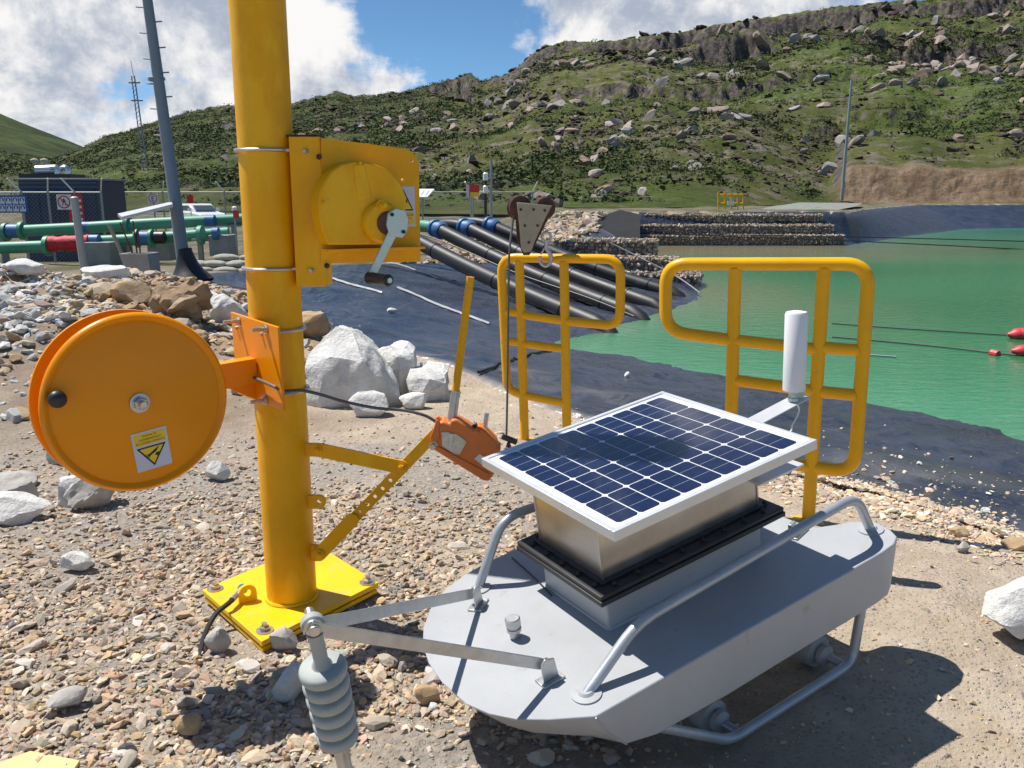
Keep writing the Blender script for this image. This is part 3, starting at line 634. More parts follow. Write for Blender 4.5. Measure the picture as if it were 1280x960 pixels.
# ================================================================== THINGS
# ------------------------------------------------------------------ crane post
PX0, PY0 = -.759, 2.757          # foot of the yellow post
GZP = gz(PX0, PY0)
NV = Vector((0, -1, 0))
def build_crane_post():
    t = thing('crane_post', 'thick round yellow steel post bolted upright on a square yellow base plate', 'post', (PX0, PY0, 0))
    zb = .05
    A = at_z(253, 737, zb); B = at_z(327, 802, zb); C = at_z(473, 728, zb); D = A+C-B
    bp = obj('base_plate', MB().prism([A, B, C, D], (0, 0, -.018)), M['lemon'], t, bevel=.002)
    cen = (A+C)/2
    q = [cen+(p-cen)*.985 for p in (A, B, C, D)]
    obj('lower_plate', MB().prism([p+Vector((0, 0, -.027)) for p in q], (0, 0, -.014)), M['lemon'], t, bevel=.002)
    q = [cen+(p-cen)*.86 for p in (A, B, C, D)]
    obj('footing', MB().prism([p+Vector((0, 0, -.042)) for p in q], (0, 0, -.2)), M['concrete'], t)
    obj('column', MB().lathe((PX0, PY0, zb), (0, 0, 1), [(.0835, 0), (.0835, .6), (.0835, 1.2), (.0835, 1.8), (.0835, 2.4), (.0835, 3.0)], 64), M['yellow'], t, smooth=50)
    obj('weld_bead', MB().tube([(PX0+.086*math.cos(a), PY0+.086*math.sin(a), zb+.004) for a in np.linspace(0, 2*math.pi, 40, endpoint=False)], .006, 6, closed=True), M['lemon'], t)
    for px, py in ((269, 736), (331, 788), (459, 728)):
        p = at_z(px, py, zb+.001)
        obj('anchor_bolt', MB().bolt(p, (0, 0, 1), .016, .014, .028), M['bolt'], bp)
    p = D+(cen-D)*.12; obj('anchor_bolt', MB().bolt(p, (0, 0, 1), .016, .014, .028), M['bolt'], bp)
    # eye lug standing on the plate, and two pad eyes welded to the column
    p = at_z(310, 752, zb); ex = Vector((.86, .5, 0))
    o = flat_with_holes(circ(0, .033, .03, 20)[0:11]+[(-.03, 0), (.03, 0)], [circ(0, .034, .013)], p, ex, (0, 0, 1), .014)
    obj('eye_lug', o, M['lemon'], t, bevel=.001)
    for px, py, r in ((399, 627, .023), (396, 690, .026)):
        c = on_plane(px, py, (0, PY0-.02, 0), NV)
        out = [(-.06, -r), (0, -r)]+[(r*math.cos(a), r*math.sin(a)) for a in np.linspace(-math.pi/2, math.pi/2, 12)[1:]]+[(-.06, r)]
        obj('pad_eye', flat_with_holes(out, [circ(0, 0, r*.36)], c, (1, 0, 0), (0, 0, 1), .014), M['yellow'], t, bevel=.001)
    # folding stay: perforated bar and strut carrying the hoist
    P = lambda px, py, dy=0: on_plane(px, py, (0, PY0-.02+dy, 0), NV)
    def bar(a, b, w, dy, nh, h0, hr=.007, th=.008, name='brace_bar', m='yellow'):
        a = P(*a, dy); b = P(*b, dy); ex = (b-a).normalized(); ey = NV.cross(ex).normalized(); L = (b-a).length
        out = [(L+w/2*math.cos(x), w/2*math.sin(x)) for x in np.linspace(-math.pi/2, math.pi/2, 9)]+[(w/2*math.cos(x), w/2*math.sin(x)) for x in np.linspace(math.pi/2, 1.5*math.pi, 9)]
        hs = [circ(L*(h0+(1-2*h0)*k/max(nh-1, 1)), 0, hr, 10) for k in range(nh)]
        ez = ex.cross(ey)
        return obj(name, flat_with_holes(out, hs, a, ex, ey, th), M[m], t, bevel=.001)
    bar((399, 693), (551, 535), .036, -.010, 8, .28)
    bar((399, 693), (440, 650), .046, -.020, 0, .2, name='brace_sleeve')
    bar((397, 562), (502, 584), .046, -.024, 0, .2, name='brace_strut')
    bar((400, 562), (502, 584), .04, .004, 0, .2, name='brace_strut')
    for px, py in ((399, 693), (397, 562), (502, 584)):
        p = P(px, py, -.030); obj('pivot_bolt', MB().bolt(p, NV, .011, .008, .016), M['yellow'], t)
    # weld-on lugs between column and bars
    for px, py in ((391, 562), (393, 693)):
        c = P(px, py); obj('bracket_lug', MB().box(c+Vector((-.02, 0, 0)), (.07, .012, .045)), M['yellow'], t, bevel=.001)
build_crane_post()

# ------------------------------------------------------------------ hand winch on the post
WN = Vector((.50, -.866, 0)).normalized(); WE = Vector((.866, .50, 0)).normalized()
WP0 = Vector((PX0+.19, 2.70, 1.4))
def build_winch():
    t = thing('hand_winch', 'yellow hand winch with a round gear cover and crank handle clamped to the post', 'winch', (PX0+.2, 2.72, 1.3))
    W = lambda px, py, off=0.: on_plane(px, py, WP0+WN*off, WN)
    # vertical channel held to the post
    a = at_y(368, 171, 2.705); b = at_y(403, 358, 2.705)
    zt, zl = a.z, b.z; x0 = PX0+.087; x1 = at_y(403, 250, 2.695).x
    cm = MB().box(((x0+x1)/2, 2.70, (zt+zl)/2), (x1-x0, .009, zt-zl)).box((x0+.004, 2.748, (zt+zl)/2), (.008, .086, zt-zl-.002)).box((x1-.004, 2.748, (zt+zl)/2), (.008, .086, zt-zl-.002))
    obj('channel', cm, M['yellow'], t, bevel=.0015)
    obj('channel_cap', MB().box(((x0+x1)/2-.02, 2.752, zt+.004), (x1-x0+.03, .07, .006)), M['rust'], t)
    # back plate with its rounded corner
    pl = [(401, 173), (430, 176), (500, 185), (511, 188), (519, 194), (523, 205), (525, 327), (401, 329)]
    o = W(401, 329)
    def uv(px, py): d = W(px, py)-o; return (d.dot(WE), d.z)
    obj('back_plate', flat_with_holes([uv(*p) for p in pl], [circ(*uv(514, 200), .0075, 10)], o, WE, (0, 0, 1), .009), M['yellow'], t, bevel=.001)
    obj('bottom_flange', MB().box((W(463, 310)+WN*.035), ((W(520, 310)-W(401, 310)).length, .07, .008), Matrix.Rotation(math.atan2(WE.y, WE.x), 3, 'Z')), M['yellow'], t, bevel=.0015)
    for px, py in ((398, 196), (408, 332)):
        p = W(px, py, .006); obj('plate_bolt', MB().bolt(p, WN, .009, .008), M['rust'], t)
    # gear cover: D outline a hand deep
    crop = [(83, 430), (92, 360), (118, 300), (160, 245), (215, 208), (275, 192), (335, 192), (400, 203), (455, 226), (505, 262), (545, 308), (575, 365), (588, 430), (582, 500), (562, 580), (520, 640), (470, 664), (300, 667), (138, 667), (108, 590), (90, 510)]
    pts = [W(380+x/4.57, 160+y/4.57, .085) for x, y in crop]
    obj('gear_cover', MB().prism(pts, -WN*.080), M['yellow'], t, smooth=30, bevel=.005)
    # rib across the cover
    rib = [W(380+x/4.57, 160+y/4.57, .0885) for x, y in ((280, 212), (345, 205), (385, 395), (310, 430))]
    obj('cover_rib', MB().prism(rib, -WN*.005), M['yellow'], t, bevel=.002)
    for x, y in ((318, 200), (345, 208), (110, 425), (560, 300)):
        obj('cover_screw', MB().bolt(W(380+x/4.57, 160+y/4.57, .087), WN, .006, .006), M['yellow'], t)
    c = W(476, 278, .085)
    obj('gear_hub', MB().lathe(c, WN, [(.062, 0), (.062, .016), (.054, .026), (.034, .03)], 36), M['yellow'], t, smooth=40, bevel=.001)
    obj('hub_bolt', MB().bolt(W(477, 257, .105), WN, .012, .016, .018), M['yellow'], t)
    # crank
    c = W(489, 279, .118)
    obj('ratchet_wheel', MB().lathe(W(484, 279, .108), WN, [(.030, 0), (.036, .004), (.036, .014), (.03, .018)], 28), M['rust'], t)
    ca = W(497, 279, .133); hubp = [(-.026, -.038), (.016, -.044), (.034, -.02), (.037, .012), (.026, .038), (-.004, .045), (-.03, .03), (-.036, -.004)]
    hub = obj('crank_hub', MB().prism([ca+WE*x+Vector((0, 0, y)) for x, y in hubp], -WN*.014), M['tealmetal'], t, bevel=.002)
    for dx, dz in ((-.018, .026), (.018, -.026)): obj('hub_screw', MB().bolt(ca+WE*dx+Vector((0, 0, dz)), WN, .006, .005), M['ink'], hub)
    b0 = W(491, 289, .124); b1 = W(463, 346, .124); ex = (b1-b0).normalized(); ey = WN.cross(ex)
    obj('crank_arm', MB().prism([b0+ey*.015, b1+ey*.012, b1+ex*.008, b1-ey*.012, b0-ey*.015], WN*.007), M['tealmetal'], t, bevel=.0015)
    g0 = W(462, 347, .118); gd = (WN*.97+Vector((.18, 0, 0))).normalized()
    obj('crank_grip', MB().lathe(g0, gd, [(.019, 0), (.021, .006), (.0175, .012), (.0165, .105), (.018, .112), (.012, .118)], 20), M['black'], t, smooth=40)
    obj('grip_pin', MB().lathe(g0, gd, [(.008, .112), (.008, .121)], 12), M['tealmetal'], t)
    # warning sticker standing behind the crank
    o = W(519.5, 283, .006); s = (W(519.5, 233, .006)-o).z; u = WE*s; v = Vector((0, 0, s))
    sticker('warning_sticker', o-WE*s*.62, u*.62*1.0, v, t, upright=True)
    # two clamps round the post
    for py in (187, 337):
        z = at_y(335, py, PY0-.08).z; ring = [(PX0+.0905*math.cos(a), PY0+.0905*math.sin(a), z) for a in np.linspace(R(35), R(325), 34)]
        ring = [(x1-.02, PY0+.052, z)]+ring+[(PX0+.13, PY0-.052, z-.002), (x1-.035, 2.694, z-.004)]
        ub = obj('u_bolt', MB().tube(ring, .0058, 8), M['bolt'], t)
        obj('clamp_nut', MB().bolt((x1-.045, 2.695, z-.004), (0, -1, 0), .008, .007), M['bolt'], ub)

def sticker(name, o, u, v, parent, upright=True):
    """white sticker: pinch warning triangle with a hand in a wedge, yellow text panel below"""
    n = u.cross(v).normalized(); mb = MB()
    def q(pts, off, mi): mb.add([o+u*x+v*y+n*off for x, y in pts], [tuple(range(len(pts)))], mi)
    q([(0, 0), (1, 0), (1, 1), (0, 1)], .0, 0)
    tri = [(.08, .40), (.92, .40), (.5, .93)]
    q(tri, .0006, 1); cx, cy = .5, .577
    q([((x-cx)*.80+cx, (y-cy)*.80+cy) for x, y in tri], .0010, 2)
    q([(.28, .455), (.40, .50), (.60, .60), (.60, .655), (.40, .575)], .0014, 1)         # arm of the pictogram
    for a, l in ((.2, .14), (.55, .15), (-.15, .13), (.9, .11)):
        p = (.56, .62); q([(p[0], p[1]-.012), (p[0]+l*math.cos(a), p[1]+l*math.sin(a)-.008), (p[0]+l*math.cos(a), p[1]+l*math.sin(a)+.008), (p[0], p[1]+.014)], .0014, 1)
    q([(.30, .60), (.40, .60), (.44, .66), (.36, .70)], .0014, 1)
    q([(.06, .05), (.94, .05), (.94, .35), (.06, .35)], .0006, 2)
    for k, (s, sz) in enumerate((('CUIDADO RIESGO DE', .105), ('ATRAPAMIENTO', .105), ('DE MANOS', .105))):
        text_mb(s, sz, o+u*.5+v*(.265-.09*k)+n*.0011, u*.80, v*.75, mi=1, mb=mb)
    return obj(name, mb, [M['sign_grey'], M['ink'], M['sign_yellow']], parent, smooth=0)
build_winch()

# ------------------------------------------------------------------ cable reel
RN = Vector((.66, -.75, .02)).normalized(); RC = Vector((-1.020, 2.300, .846)); RR = .243
BN = Vector((-.75, -.66, 0)).normalized()
def build_reel():
    t = thing('cable_reel', 'round orange cable reel held out from the post on a square arm', 'cable reel', tuple(RC))
    def disc(c, sgn):
        p = [(0.03, 0), (RR*.90, 0), (RR*.925, -.003), (RR*.95, 0.002), (RR*.965, .006), (RR*.985, .008), (RR, .005), (RR+.005, -.002), (RR+.004, -.010), (RR*.98, -.012), (RR*.95, -.008), (RR*.9, -.005), (.03, -.005)]
        return MB().lathe(c, RN*sgn, p, 96)
    back = RC-RN*.115
    obj('front_flange', disc(RC, 1), M['orange_yellow'], t, smooth=50)
    obj('rear_flange', disc(back, -1), M['orange_yellow'], t, smooth=50)
    obj('drum', MB().lathe(RC-RN*.004, -RN, [(.105, 0), (.105, .107)], 40), M['orange_yellow'], t)
    wound = MB()
    ex = RN.orthogonal().normalized(); ey = RN.cross(ex)
    hel = [RC-RN*(.016+.084*k/230)+ (ex*math.cos(k*.262)+ey*math.sin(k*.262))*.110 for k in range(231)]
    obj('wound_cable', wound.tube(hel, .0042, 6), M['rope'], t)
    hub = obj('axle_washer', MB().lathe(RC, RN, [(.027, .001), (.027, .005), (.020, .006)], 24), M['galv'], t)
    obj('axle_nut', MB().lathe(RC, RN, [(.019, .006), (.019, .018), (.015, .021)], 6).lathe(RC, RN, [(.0105, .018), (.0105, .036), (.008, .038)], 14), M['bolt'], hub)
    obj('axle', MB().cyl(RC-RN*.20, RC, .012), M['bolt'], t)
    kn = on_plane(68, 497, RC, RN)
    obj('turning_knob', MB().lathe(kn, RN, [(.010, 0), (.010, .012), (.020, .016), (.023, .026), (.022, .034), (.014, .042), (.004, .045)], 24), M['black'], t, smooth=60)
    S = lambda px, py: on_plane(px, py, RC+RN*.0015, RN)
    # sticker is stuck on upside down: its text panel points up
    a, b, c, d = S(163, 544), S(207, 532), S(216, 578), S(172, 592)
    u = (a-b); v = (d-a+c-b)/2; sticker('warning_sticker', b, u, v, t)
    # bracket plate on the post
    p0 = Vector((PX0, PY0, 0))+BN*.092
    Bp = lambda px, py, off=0.: on_plane(px, py, p0+BN*off, BN)
    br = obj('bracket_plate', MB().prism([Bp(288, 390), Bp(347, 409), Bp(354, 514), Bp(297, 492)], -BN*.009), M['orange_yellow'], t, bevel=.0015)
    rib = [Bp(334, 446), Bp(346, 500), Bp(352, 513), Bp(338, 478)]
    for px, py, l in ((298, 401, .05), (332, 411, .045), (306, 482, .045), (332, 500, .05)):
        p = Bp(px, py, .001)
        obj('clamp_bolt', MB().cyl(p-BN*.01, p+BN*l, .006, 10).lathe(p, BN, [(.012, 0), (.012, .010)], 6).lathe(p, BN, [(.016, 0), (.016, .002)], 16), M['bolt'], br)
    # square arm out to the axle
    s = Bp(318, 462); arm_end = back-RN*.055
    e = arm_end-s; ln = e.length; ax = e.normalized(); side = ax.cross(Vector((0, 0, 1))).normalized(); up = side.cross(ax)
    hw, hh = .024, .040
    arm = MB(); arm.prism([s+side*x+up*y for x, y in ((-hw, -hh), (hw, -hh), (hw, hh), (-hw, hh))], ax*(ln+.02))
    obj('support_arm', arm, M['orange_yellow'], t, bevel=.002)
    gus = [Bp(318, 478, .0), Bp(330, 488, .0), s+up*(-.036)+ax*.12]
    obj('gusset', MB().prism([s-up*.038+ax*.0, s-up*.10, s-up*.038+ax*.10], side*.008), M['orange_yellow'], t)
    # u-bolts from the bracket round the post
    for z in (Bp(340, 409).z-.03, Bp(345, 500).z-.005):
        a0 = math.atan2(BN.y, BN.x); ring = [(PX0+.090*math.cos(a), PY0+.090*math.sin(a), z) for a in np.linspace(a0+R(85), a0+R(275), 28)]
        st = Vector((math.cos(a0+math.pi/2), math.sin(a0+math.pi/2), 0))
        ring = [Vector((PX0, PY0, z))+st*.090+BN*.10]+[Vector(p) for p in ring]+[Vector((PX0, PY0, z))-st*.090+BN*.10]
        obj('u_bolt', MB().tube(ring, .0058, 8), M['bolt'], t)
build_reel()

# ------------------------------------------------------------------ orange rope hoist at the end of the stay
HY = PY0-.055
def build_hoist():
    H = lambda px, py, dy=0.: on_plane(px, py, (0, HY+dy, 0), NV)
    Z = lambda x, y, dy=0.: H(520+x/6.856, 480+y/6.856, dy)
    t = thing('rope_hoist', 'orange hand lever rope hoist with an upright yellow lever pinned to the stay', 'hoist', tuple(H(575, 600)))
    body = [(118, 470), (128, 440), (165, 395), (200, 330), (235, 322), (285, 345), (300, 310), (345, 302), (470, 375), (500, 395), (530, 372), (560, 380), (600, 405), (690, 495), (700, 540), (730, 556), (700, 640), (680, 765), (620, 838), (575, 830), (140, 560)]
    obj('housing', MB().prism([Z(*p) for p in body], (0, .075, 0)), M['hoist_orange'], t, smooth=25, bevel=.006)
    obj('base_rail', MB().prism([Z(145, 552, -.006), Z(162, 520, -.006), Z(630, 770, -.006), Z(612, 832, -.006), Z(578, 826, -.006)], (0, .008, 0)), M['hoist_orange'], t, bevel=.003)
    obj('front_ear', MB().prism([Z(*p, -.004) for p in ((122, 470), (175, 300), (205, 330), (200, 400), (205, 470), (160, 520))], (0, .012, 0)), M['hoist_orange'], t, bevel=.003)
    obj('top_hook_lug', MB().prism([Z(*p, .03) for p in ((163, 325), (168, 288), (188, 280), (222, 305), (262, 330), (240, 365), (190, 360))], (0, .02, 0)), M['hoist_orange'], t, bevel=.002)
    pl = obj('name_plate', MB().prism([Z(*p, -.0035) for p in ((218, 415), (285, 412), (300, 430), (345, 428), (435, 495), (375, 603), (330, 600), (225, 530))], (0, .004, 0)), mat('worn_steel_plate', (.48, .46, .42), .4, .7, var=.3, vscale=30), t)
    obj('plate_clip', MB().prism([Z(*p, -.006) for p in ((275, 425), (318, 425), (322, 470), (295, 560), (280, 550), (290, 470))], (0, .004, 0)), M['tealmetal'], pl, bevel=.001)
    obj('side_label', MB().prism([Z(*p, -.003) for p in ((498, 640), (545, 598), (605, 640), (668, 690), (640, 745), (560, 690))], (0, .004, 0)), M['galv'], t)
    a = Z(308, 305, .035); b = H(588, 346, .035)
    k = a+(b-a)*.19
    obj('lever', MB().tube([k, b], .0125, 16), M['yellow'], t)
    obj('lever_socket', MB().tube([a-(b-a).normalized()*.01, k+(b-a).normalized()*.01], .0155, 16), M['galv'], t)
    obj('release_lever', MB().tube([Z(585, 400, .04), Z(608, 250, .04)], .008, 10), M['galv'], t)
    obj('rope_guide', MB().tube([Z(495, 395, .03), Z(505, 360, .03), Z(525, 350, .03)], .010, 8), M['black'], t)
    obj('pin_bolt', MB().bolt(Z(148, 530, -.002), NV, .011, .008, .015), M['bolt'], t)
    obj('cover_screw', MB().bolt(Z(535, 410, -.001), NV, .006, .005), M['hoist_orange'], t)
    # steel rope from reel, past the bracket, to the hoist
    p0 = Vector((PX0, PY0, 0))+BN*.105
    pts = [on_plane(287, 460, p0, BN), on_plane(315, 471, p0, BN), on_plane(344, 484, p0, BN), at_y(352, 489, PY0-.10), at_y(375, 488, PY0-.10), at_y(400, 493, PY0-.09), at_y(430, 502, PY0-.07), at_y(470, 510, PY0-.05), at_y(505, 513, PY0-.04), at_y(530, 519, PY0-.04), Z(165, 320, .03), Z(200, 350, .03)]
    obj('steel_rope', MB().tube(smooth_path(pts, 6), .0052, 8), M['rope'], None, label='grey steel rope running from the reel bracket past the post to the hoist', cat='rope')
def smooth_path(P, k=6):
    P = [Vector(p) for p in P]; Q = []
    for i in range(len(P)-1):
        a = P[max(i-1, 0)]; b = P[i]; c = P[i+1]; d = P[min(i+2, len(P)-1)]
        for j in range(k):
            t = j/k; Q.append(.5*((2*b)+(c-a)*t+(2*a-5*b+4*c-d)*t*t+(3*b-a-3*c+d)*t**3))
    return Q+[P[-1]]
build_hoist()
zb = .05
pe = at_z(306, 745, zb)+Vector((0, 0, .035)); g = [pe, at_z(288, 752, .08), at_z(272, 765, .065), at_z(262, 780, .045), at_z(254, 800, .03), at_z(249, 822, .012)]
cable = obj('ground_cable', MB().tube(smooth_path(g), .0085, 8), M['black'], label='short black earthing cable from the eye on the base plate into the gravel', cat='cable')
obj('cable_lug', MB().tube([pe+(g[1]-pe)*.1, pe+(g[1]-pe)*.9], .0105, 10).lathe(pe-Vector((0, .012, 0)), (0, -1, 0), [(.018, 0), (.018, .006), (.010, .008), (.010, .014)], 14), M['galv'], cable)

# ------------------------------------------------------------------ yellow railings
def railing(label, p0, yaw, paths, r=.0245, foot=None):
    n = Vector((math.sin(yaw), -math.cos(yaw), 0)); t = thing('railing', label, 'railing', tuple(p0), 'yellow tube railings at the bank edge')
    Q = lambda px, py: on_plane(px, py, p0, n)
    for name, pts, cl in paths:
        P = [Q(*p) for p in pts]
        obj(name, MB().tube(P, r if name != 'rail' else r*.93, 14, fillet=.095 if len(P) > 2 else 0, closed=cl, seg=8), M['rail_yellow'], t, smooth=60)
    for px, py in foot or []:
        p = Q(px, py); obj('foot_plate', MB().box((p.x, p.y, p.z+.004), (.11, .11, .010)), M['rail_yellow'], t, bevel=.002)
    return t
pR = at_z(1010, 650, .03)
railing('large yellow tube railing behind the white antenna, nearest the water', pR, R(-20),
        [('loop_frame', [(921, 426), (832, 414), (832, 330), (1087, 330), (1068, 591), (1003, 582)], False),
         ('post', [(919, 335), (913, 560), (910, 618)], False), ('post', [(1030, 335), (1010, 655)], False),
         ('rail', [(918, 425), (1026, 437)], False), ('rail', [(1026, 434), (1074, 438)], False), ('rail', [(917, 475), (1022, 489)], False), ('rail', [(1020, 489), (1070, 494)], False), ('rail', [(913, 569), (1008, 583)], False)], .0275, [(1010, 652)])
pL = at_z(656, 551, 0)
railing('smaller yellow tube railing left of the water, hook block on its top rail', pL, R(-20),
        [('loop_frame', [(706, 401), (775, 408), (776, 324), (626, 322), (634, 487), (656, 494)], False),
         ('post', [(649, 326), (656, 554)], False), ('post', [(705, 327), (709, 566)], False),
         ('rail', [(627, 389), (649, 391)], False), ('rail', [(650, 393), (706, 401)], False), ('rail', [(628, 426), (651, 428)], False), ('rail', [(651, 429), (706, 436)], False), ('rail', [(655, 494), (708, 504)], False)], .026, [(656, 551), (709, 563)])

# ------------------------------------------------------------------ hook block resting on the railing, with its hook and hanging rope
def build_block():
    Y = pL.y-.10; P = lambda px, py, dy=0.: at_y(px, py, Y+dy)
    t = thing('hook_block', 'rusty two sheave pulley block with khaki triangular side plate on the railing', 'pulley block', tuple(P(660, 318)))
    tri = [(646, 253), (690, 257), (682, 272), (668, 303), (664, 314), (655, 316), (651, 310), (649, 280)]
    obj('side_plate', MB().prism([P(*p, -.045) for p in tri], (0, .008, 0)), M['khaki'], t, bevel=.002)
    obj('side_plate', MB().prism([P(*p, .045) for p in tri], (0, .008, 0)), M['khaki'], t, bevel=.002)
    mid = [(643, 252), (692, 257), (682, 280), (668, 308), (662, 319), (654, 319), (646, 300)]
    obj('spacer', MB().prism([P(*p, -.012) for p in mid], (0, .03, 0)), M['rust'], t, bevel=.002)
    for px, py, r in ((649, 260, .066), (680, 260, .058)):
        c = P(px, py, .03); ax = Vector((.38, -.92, 0)).normalized()
        obj('sheave', MB().lathe(c-ax*.024, ax, [(r*.35, -.003), (r*.9, 0), (r, .004), (r, .012), (r*.84, .022), (r*.84, .028), (r, .038), (r, .046), (r*.9, .050), (r*.35, .053)], 32), M['rust'], t, smooth=40)
    for px, py in ((651, 262), (667, 262), (681, 263), (656, 282), (672, 282), (661, 303)):
        obj('rivet', MB().lathe(P(px, py, -.045), (0, -1, 0), [(.008, 0), (.006, .004)], 8), M['rust'], t)
    # wire rope tail with black stopper
    tail = [P(643, 262, .0), P(640, 285, -.02), P(637, 312, -.06), P(636, 340, -.06), P(635, 420, -.07), P(634, 500, -.08), P(633, 546, -.08)]
    obj('rope_tail', MB().tube(smooth_path(tail, 5), .006, 8), M['rope'], t)
    a = P(635, 548, -.08)
    obj('rope_stopper', MB().tube([a+Vector((-.035, 0, .012)), a+Vector((.05, 0, -.022))], .017, 10).tube([a+Vector((.01, 0, -.01)), a+Vector((-.008, 0, -.07))], .011, 8), M['black'], t, bevel=.002)
    h = thing('safety_hook', 'silver swivel hook hanging over the left railing top rail beside the pulley block', 'hook', tuple(P(682, 330)))
    c = [(683, 300), (683, 310), (687, 316), (689, 323), (686, 330), (681, 332), (676, 328), (675, 320)]
    obj('hook_body', MB().tube(smooth_path([P(*p, -.02) for p in c], 5), [.012]*26+[.011]*5+[.009]*5, 10), M['galv'], h)
    obj('latch', MB().tube([P(676, 318, -.02), P(681, 309, -.02)], .005, 8), M['galv'], h)
    ring = [P(683, 299, -.02)+Vector((.024*math.cos(a), .0, .024*math.sin(a)+.012)) for a in np.linspace(0, 2*math.pi, 18, endpoint=False)]
    obj('eye', MB().tube(ring, .008, 8, closed=True), M['galv'], h)
build_block()

# ------------------------------------------------------------------ floating buoy on its skids
yaw, pit, rol = .547, .174, .023
Rz = Matrix.Rotation(yaw, 4, 'Z'); Ry = Matrix.Rotation(-pit, 4, 'Y'); Rx = Matrix.Rotation(rol, 4, 'X')
BW = Matrix.Translation((.401, 2.274, .37)) @ Rz @ Ry @ Rx
BI = BW.inverted()
def bl(px, py, axis, val):
    o = BI @ EYE; d = (BI.to_3x3() @ ray(px, py)); return o+d*((val-o[axis])/d[axis])
def build_buoy():
    t = thing('instrument_buoy', 'grey steel instrument buoy on pipe skids carrying a tilted solar panel', 'buoy', mw=BW)
    K = dict(local=True)
    # hull: deck outline lofted to a smaller bottom, raked bow, twin rounded stern
    bow = [(-.489, -.373), (-.528, -.345), (-.575, -.312), (-.630, -.262), (-.668, -.205), (-.692, -.138), (-.699, -.03), (-.690, .06), (-.668, .14), (-.630, .212), (-.57, .285), (-.50, .335), (-.42, .366), (-.33, .382)]
    stern = [(.50, .375), (.555, .368), (.592, .345), (.612, .30), (.615, .25), (.60, .215), (.555, .19), (.50, .165), (.475, .10), (.468, .0), (.472, -.10), (.485, -.160), (.535, -.188), (.575, -.205), (.604, -.235), (.617, -.275), (.612, -.315), (.592, -.350), (.555, -.368), (.50, -.373)]
    deck = bow+[(-.1, .385), (.2, .382)]+stern+[(.25, -.373), (-.1, -.373), (-.34, -.373)]
    n = len(deck)
    def bottom(p):
        x, y = p
        if x < -.30: k = (-.30-x)/.40; return (-.30-(-.30-x)*.55, y*(1-.10*k), -.150+.028*k)
        return (x-(.028 if x > .45 else 0), y*.995, -.155)
    def midp(p):
        b = bottom(p); k = .5; bulge = .5+.22*max(0, min(1, (-.30-p[0])/.3)); return (p[0]*(bulge)+b[0]*(1-bulge), p[1]*bulge+b[1]*(1-bulge), b[2]*k)
    V = [(x, y, 0) for x, y in deck]+[midp(p) for p in deck]+[bottom(p) for p in deck]
    F = [tuple(range(n-1, -1, -1)), tuple(range(2*n, 3*n))]
    for r in (0, 1): F += [(r*n+i, r*n+(i+1) % n, (r+1)*n+(i+1) % n, (r+1)*n+i) for i in range(n)]
    # outline runs clockwise seen from above -> flip where needed through recalculated normals
    mb = MB(); mb.add(V, F)
    o = obj('hull', mb, M['hull'], t, smooth=32, bevel=.004, **K); fixn(o)
    # weld seam where the bow plate meets the side, and weld beads along the coaming
    q_ = (-.489, -.373); s0 = Vector((q_[0], q_[1], -.003)); s1 = Vector(bottom(q_)); sm = Vector(midp(q_))
    obj('weld_seam', MB().tube([s0, sm, s1], .0024, 6), M['hull'], o, **K)
    lc, wc, hb, lf, wf, lb, wb, hp = .548, .291, .142, .637, .386, .543, .282, .369
    obj('coaming', MB().box((0, 0, (hb-.03)/2), (lc, wc, hb-.03)), M['hull'], t, bevel=.006, **K)
    ring = [(-lc/2, -wc/2, .003), (lc/2, -wc/2, .003), (lc/2, wc/2, .003), (-lc/2, wc/2, .003)]
    obj('coaming_weld', MB().tube(ring, .006, 6, closed=True, fillet=.015), M['hull'], o, **K)
    g1 = obj('lower_gasket', MB().box((0, 0, hb-.021), (lf+.006, wf+.006, .014)), M['gasket'], t, bevel=.003, **K)
    g2 = obj('upper_flange', MB().box((0, 0, hb-.006), (lf, wf, .012)), M['gasket'], t, bevel=.003, **K)
    nb = MB()
    bolts = [(sx*(lf/2-.022), (-.5+(k+.5)/5)*wf*.92) for sx in (-1, 1) for k in range(5)]+[((-.5+(k+.5)/8)*lf*.93, sy*(wf/2-.022)) for sy in (-1, 1) for k in range(8)]
    for x, y in bolts: obj('flange_bolt', MB().bolt((x, y, hb), (0, 0, 1), .0065, .006, .009), M['black'], g2, **K)
    top = hp-.034
    bx = obj('battery_box', MB().box((0, 0, (hb+top)/2), (lb, wb, top-hb)), M['stainless'], t, bevel=.003, **K)
    for sx in (-1, 1):
        for sy in (-1, 1): obj('box_seam', MB().box((sx*(lb/2-.0), sy*(wb/2-.0), (hb+top)/2), (.006, .006, top-hb-.004)), M['stainless'], bx, bevel=.001, **K)
    obj('box_lip', MB().box((0, 0, hb+.004), (lb+.03, wb+.03, .006)), M['gasket'], bx, bevel=.001, **K)
    # support strips under the panel
    for sx in (-.2, .2): obj('panel_rail', MB().box((sx, 0, top+.003), (.03, .56, .010)), M['galv'], t, **K)
    # ---- solar panel
    L, W = .667, .599; fr = .014
    mb = MB(); zt = hp; zl = hp-.026
    for sy in (-1, 1): mb.box((0, sy*(W/2-fr/2), (zt+zl)/2), (L, fr, zt-zl))
    for sx in (-1, 1): mb.box((sx*(L/2-fr/2), 0, (zt+zl)/2-.0004), (fr, W-2*fr, zt-zl))
    for sy in (-1, 1): mb.box((0, sy*(W/2-.02), zl+.001), (L-.002, .038, .0025))
    sp = obj('solar_panel', mb, M['white_alu'], t, bevel=.0012, **K)
    obj('glass_sheet', MB().box((0, 0, zt-.007), (L-2*fr, W-2*fr, .006)), M['cellback'], sp, **K)
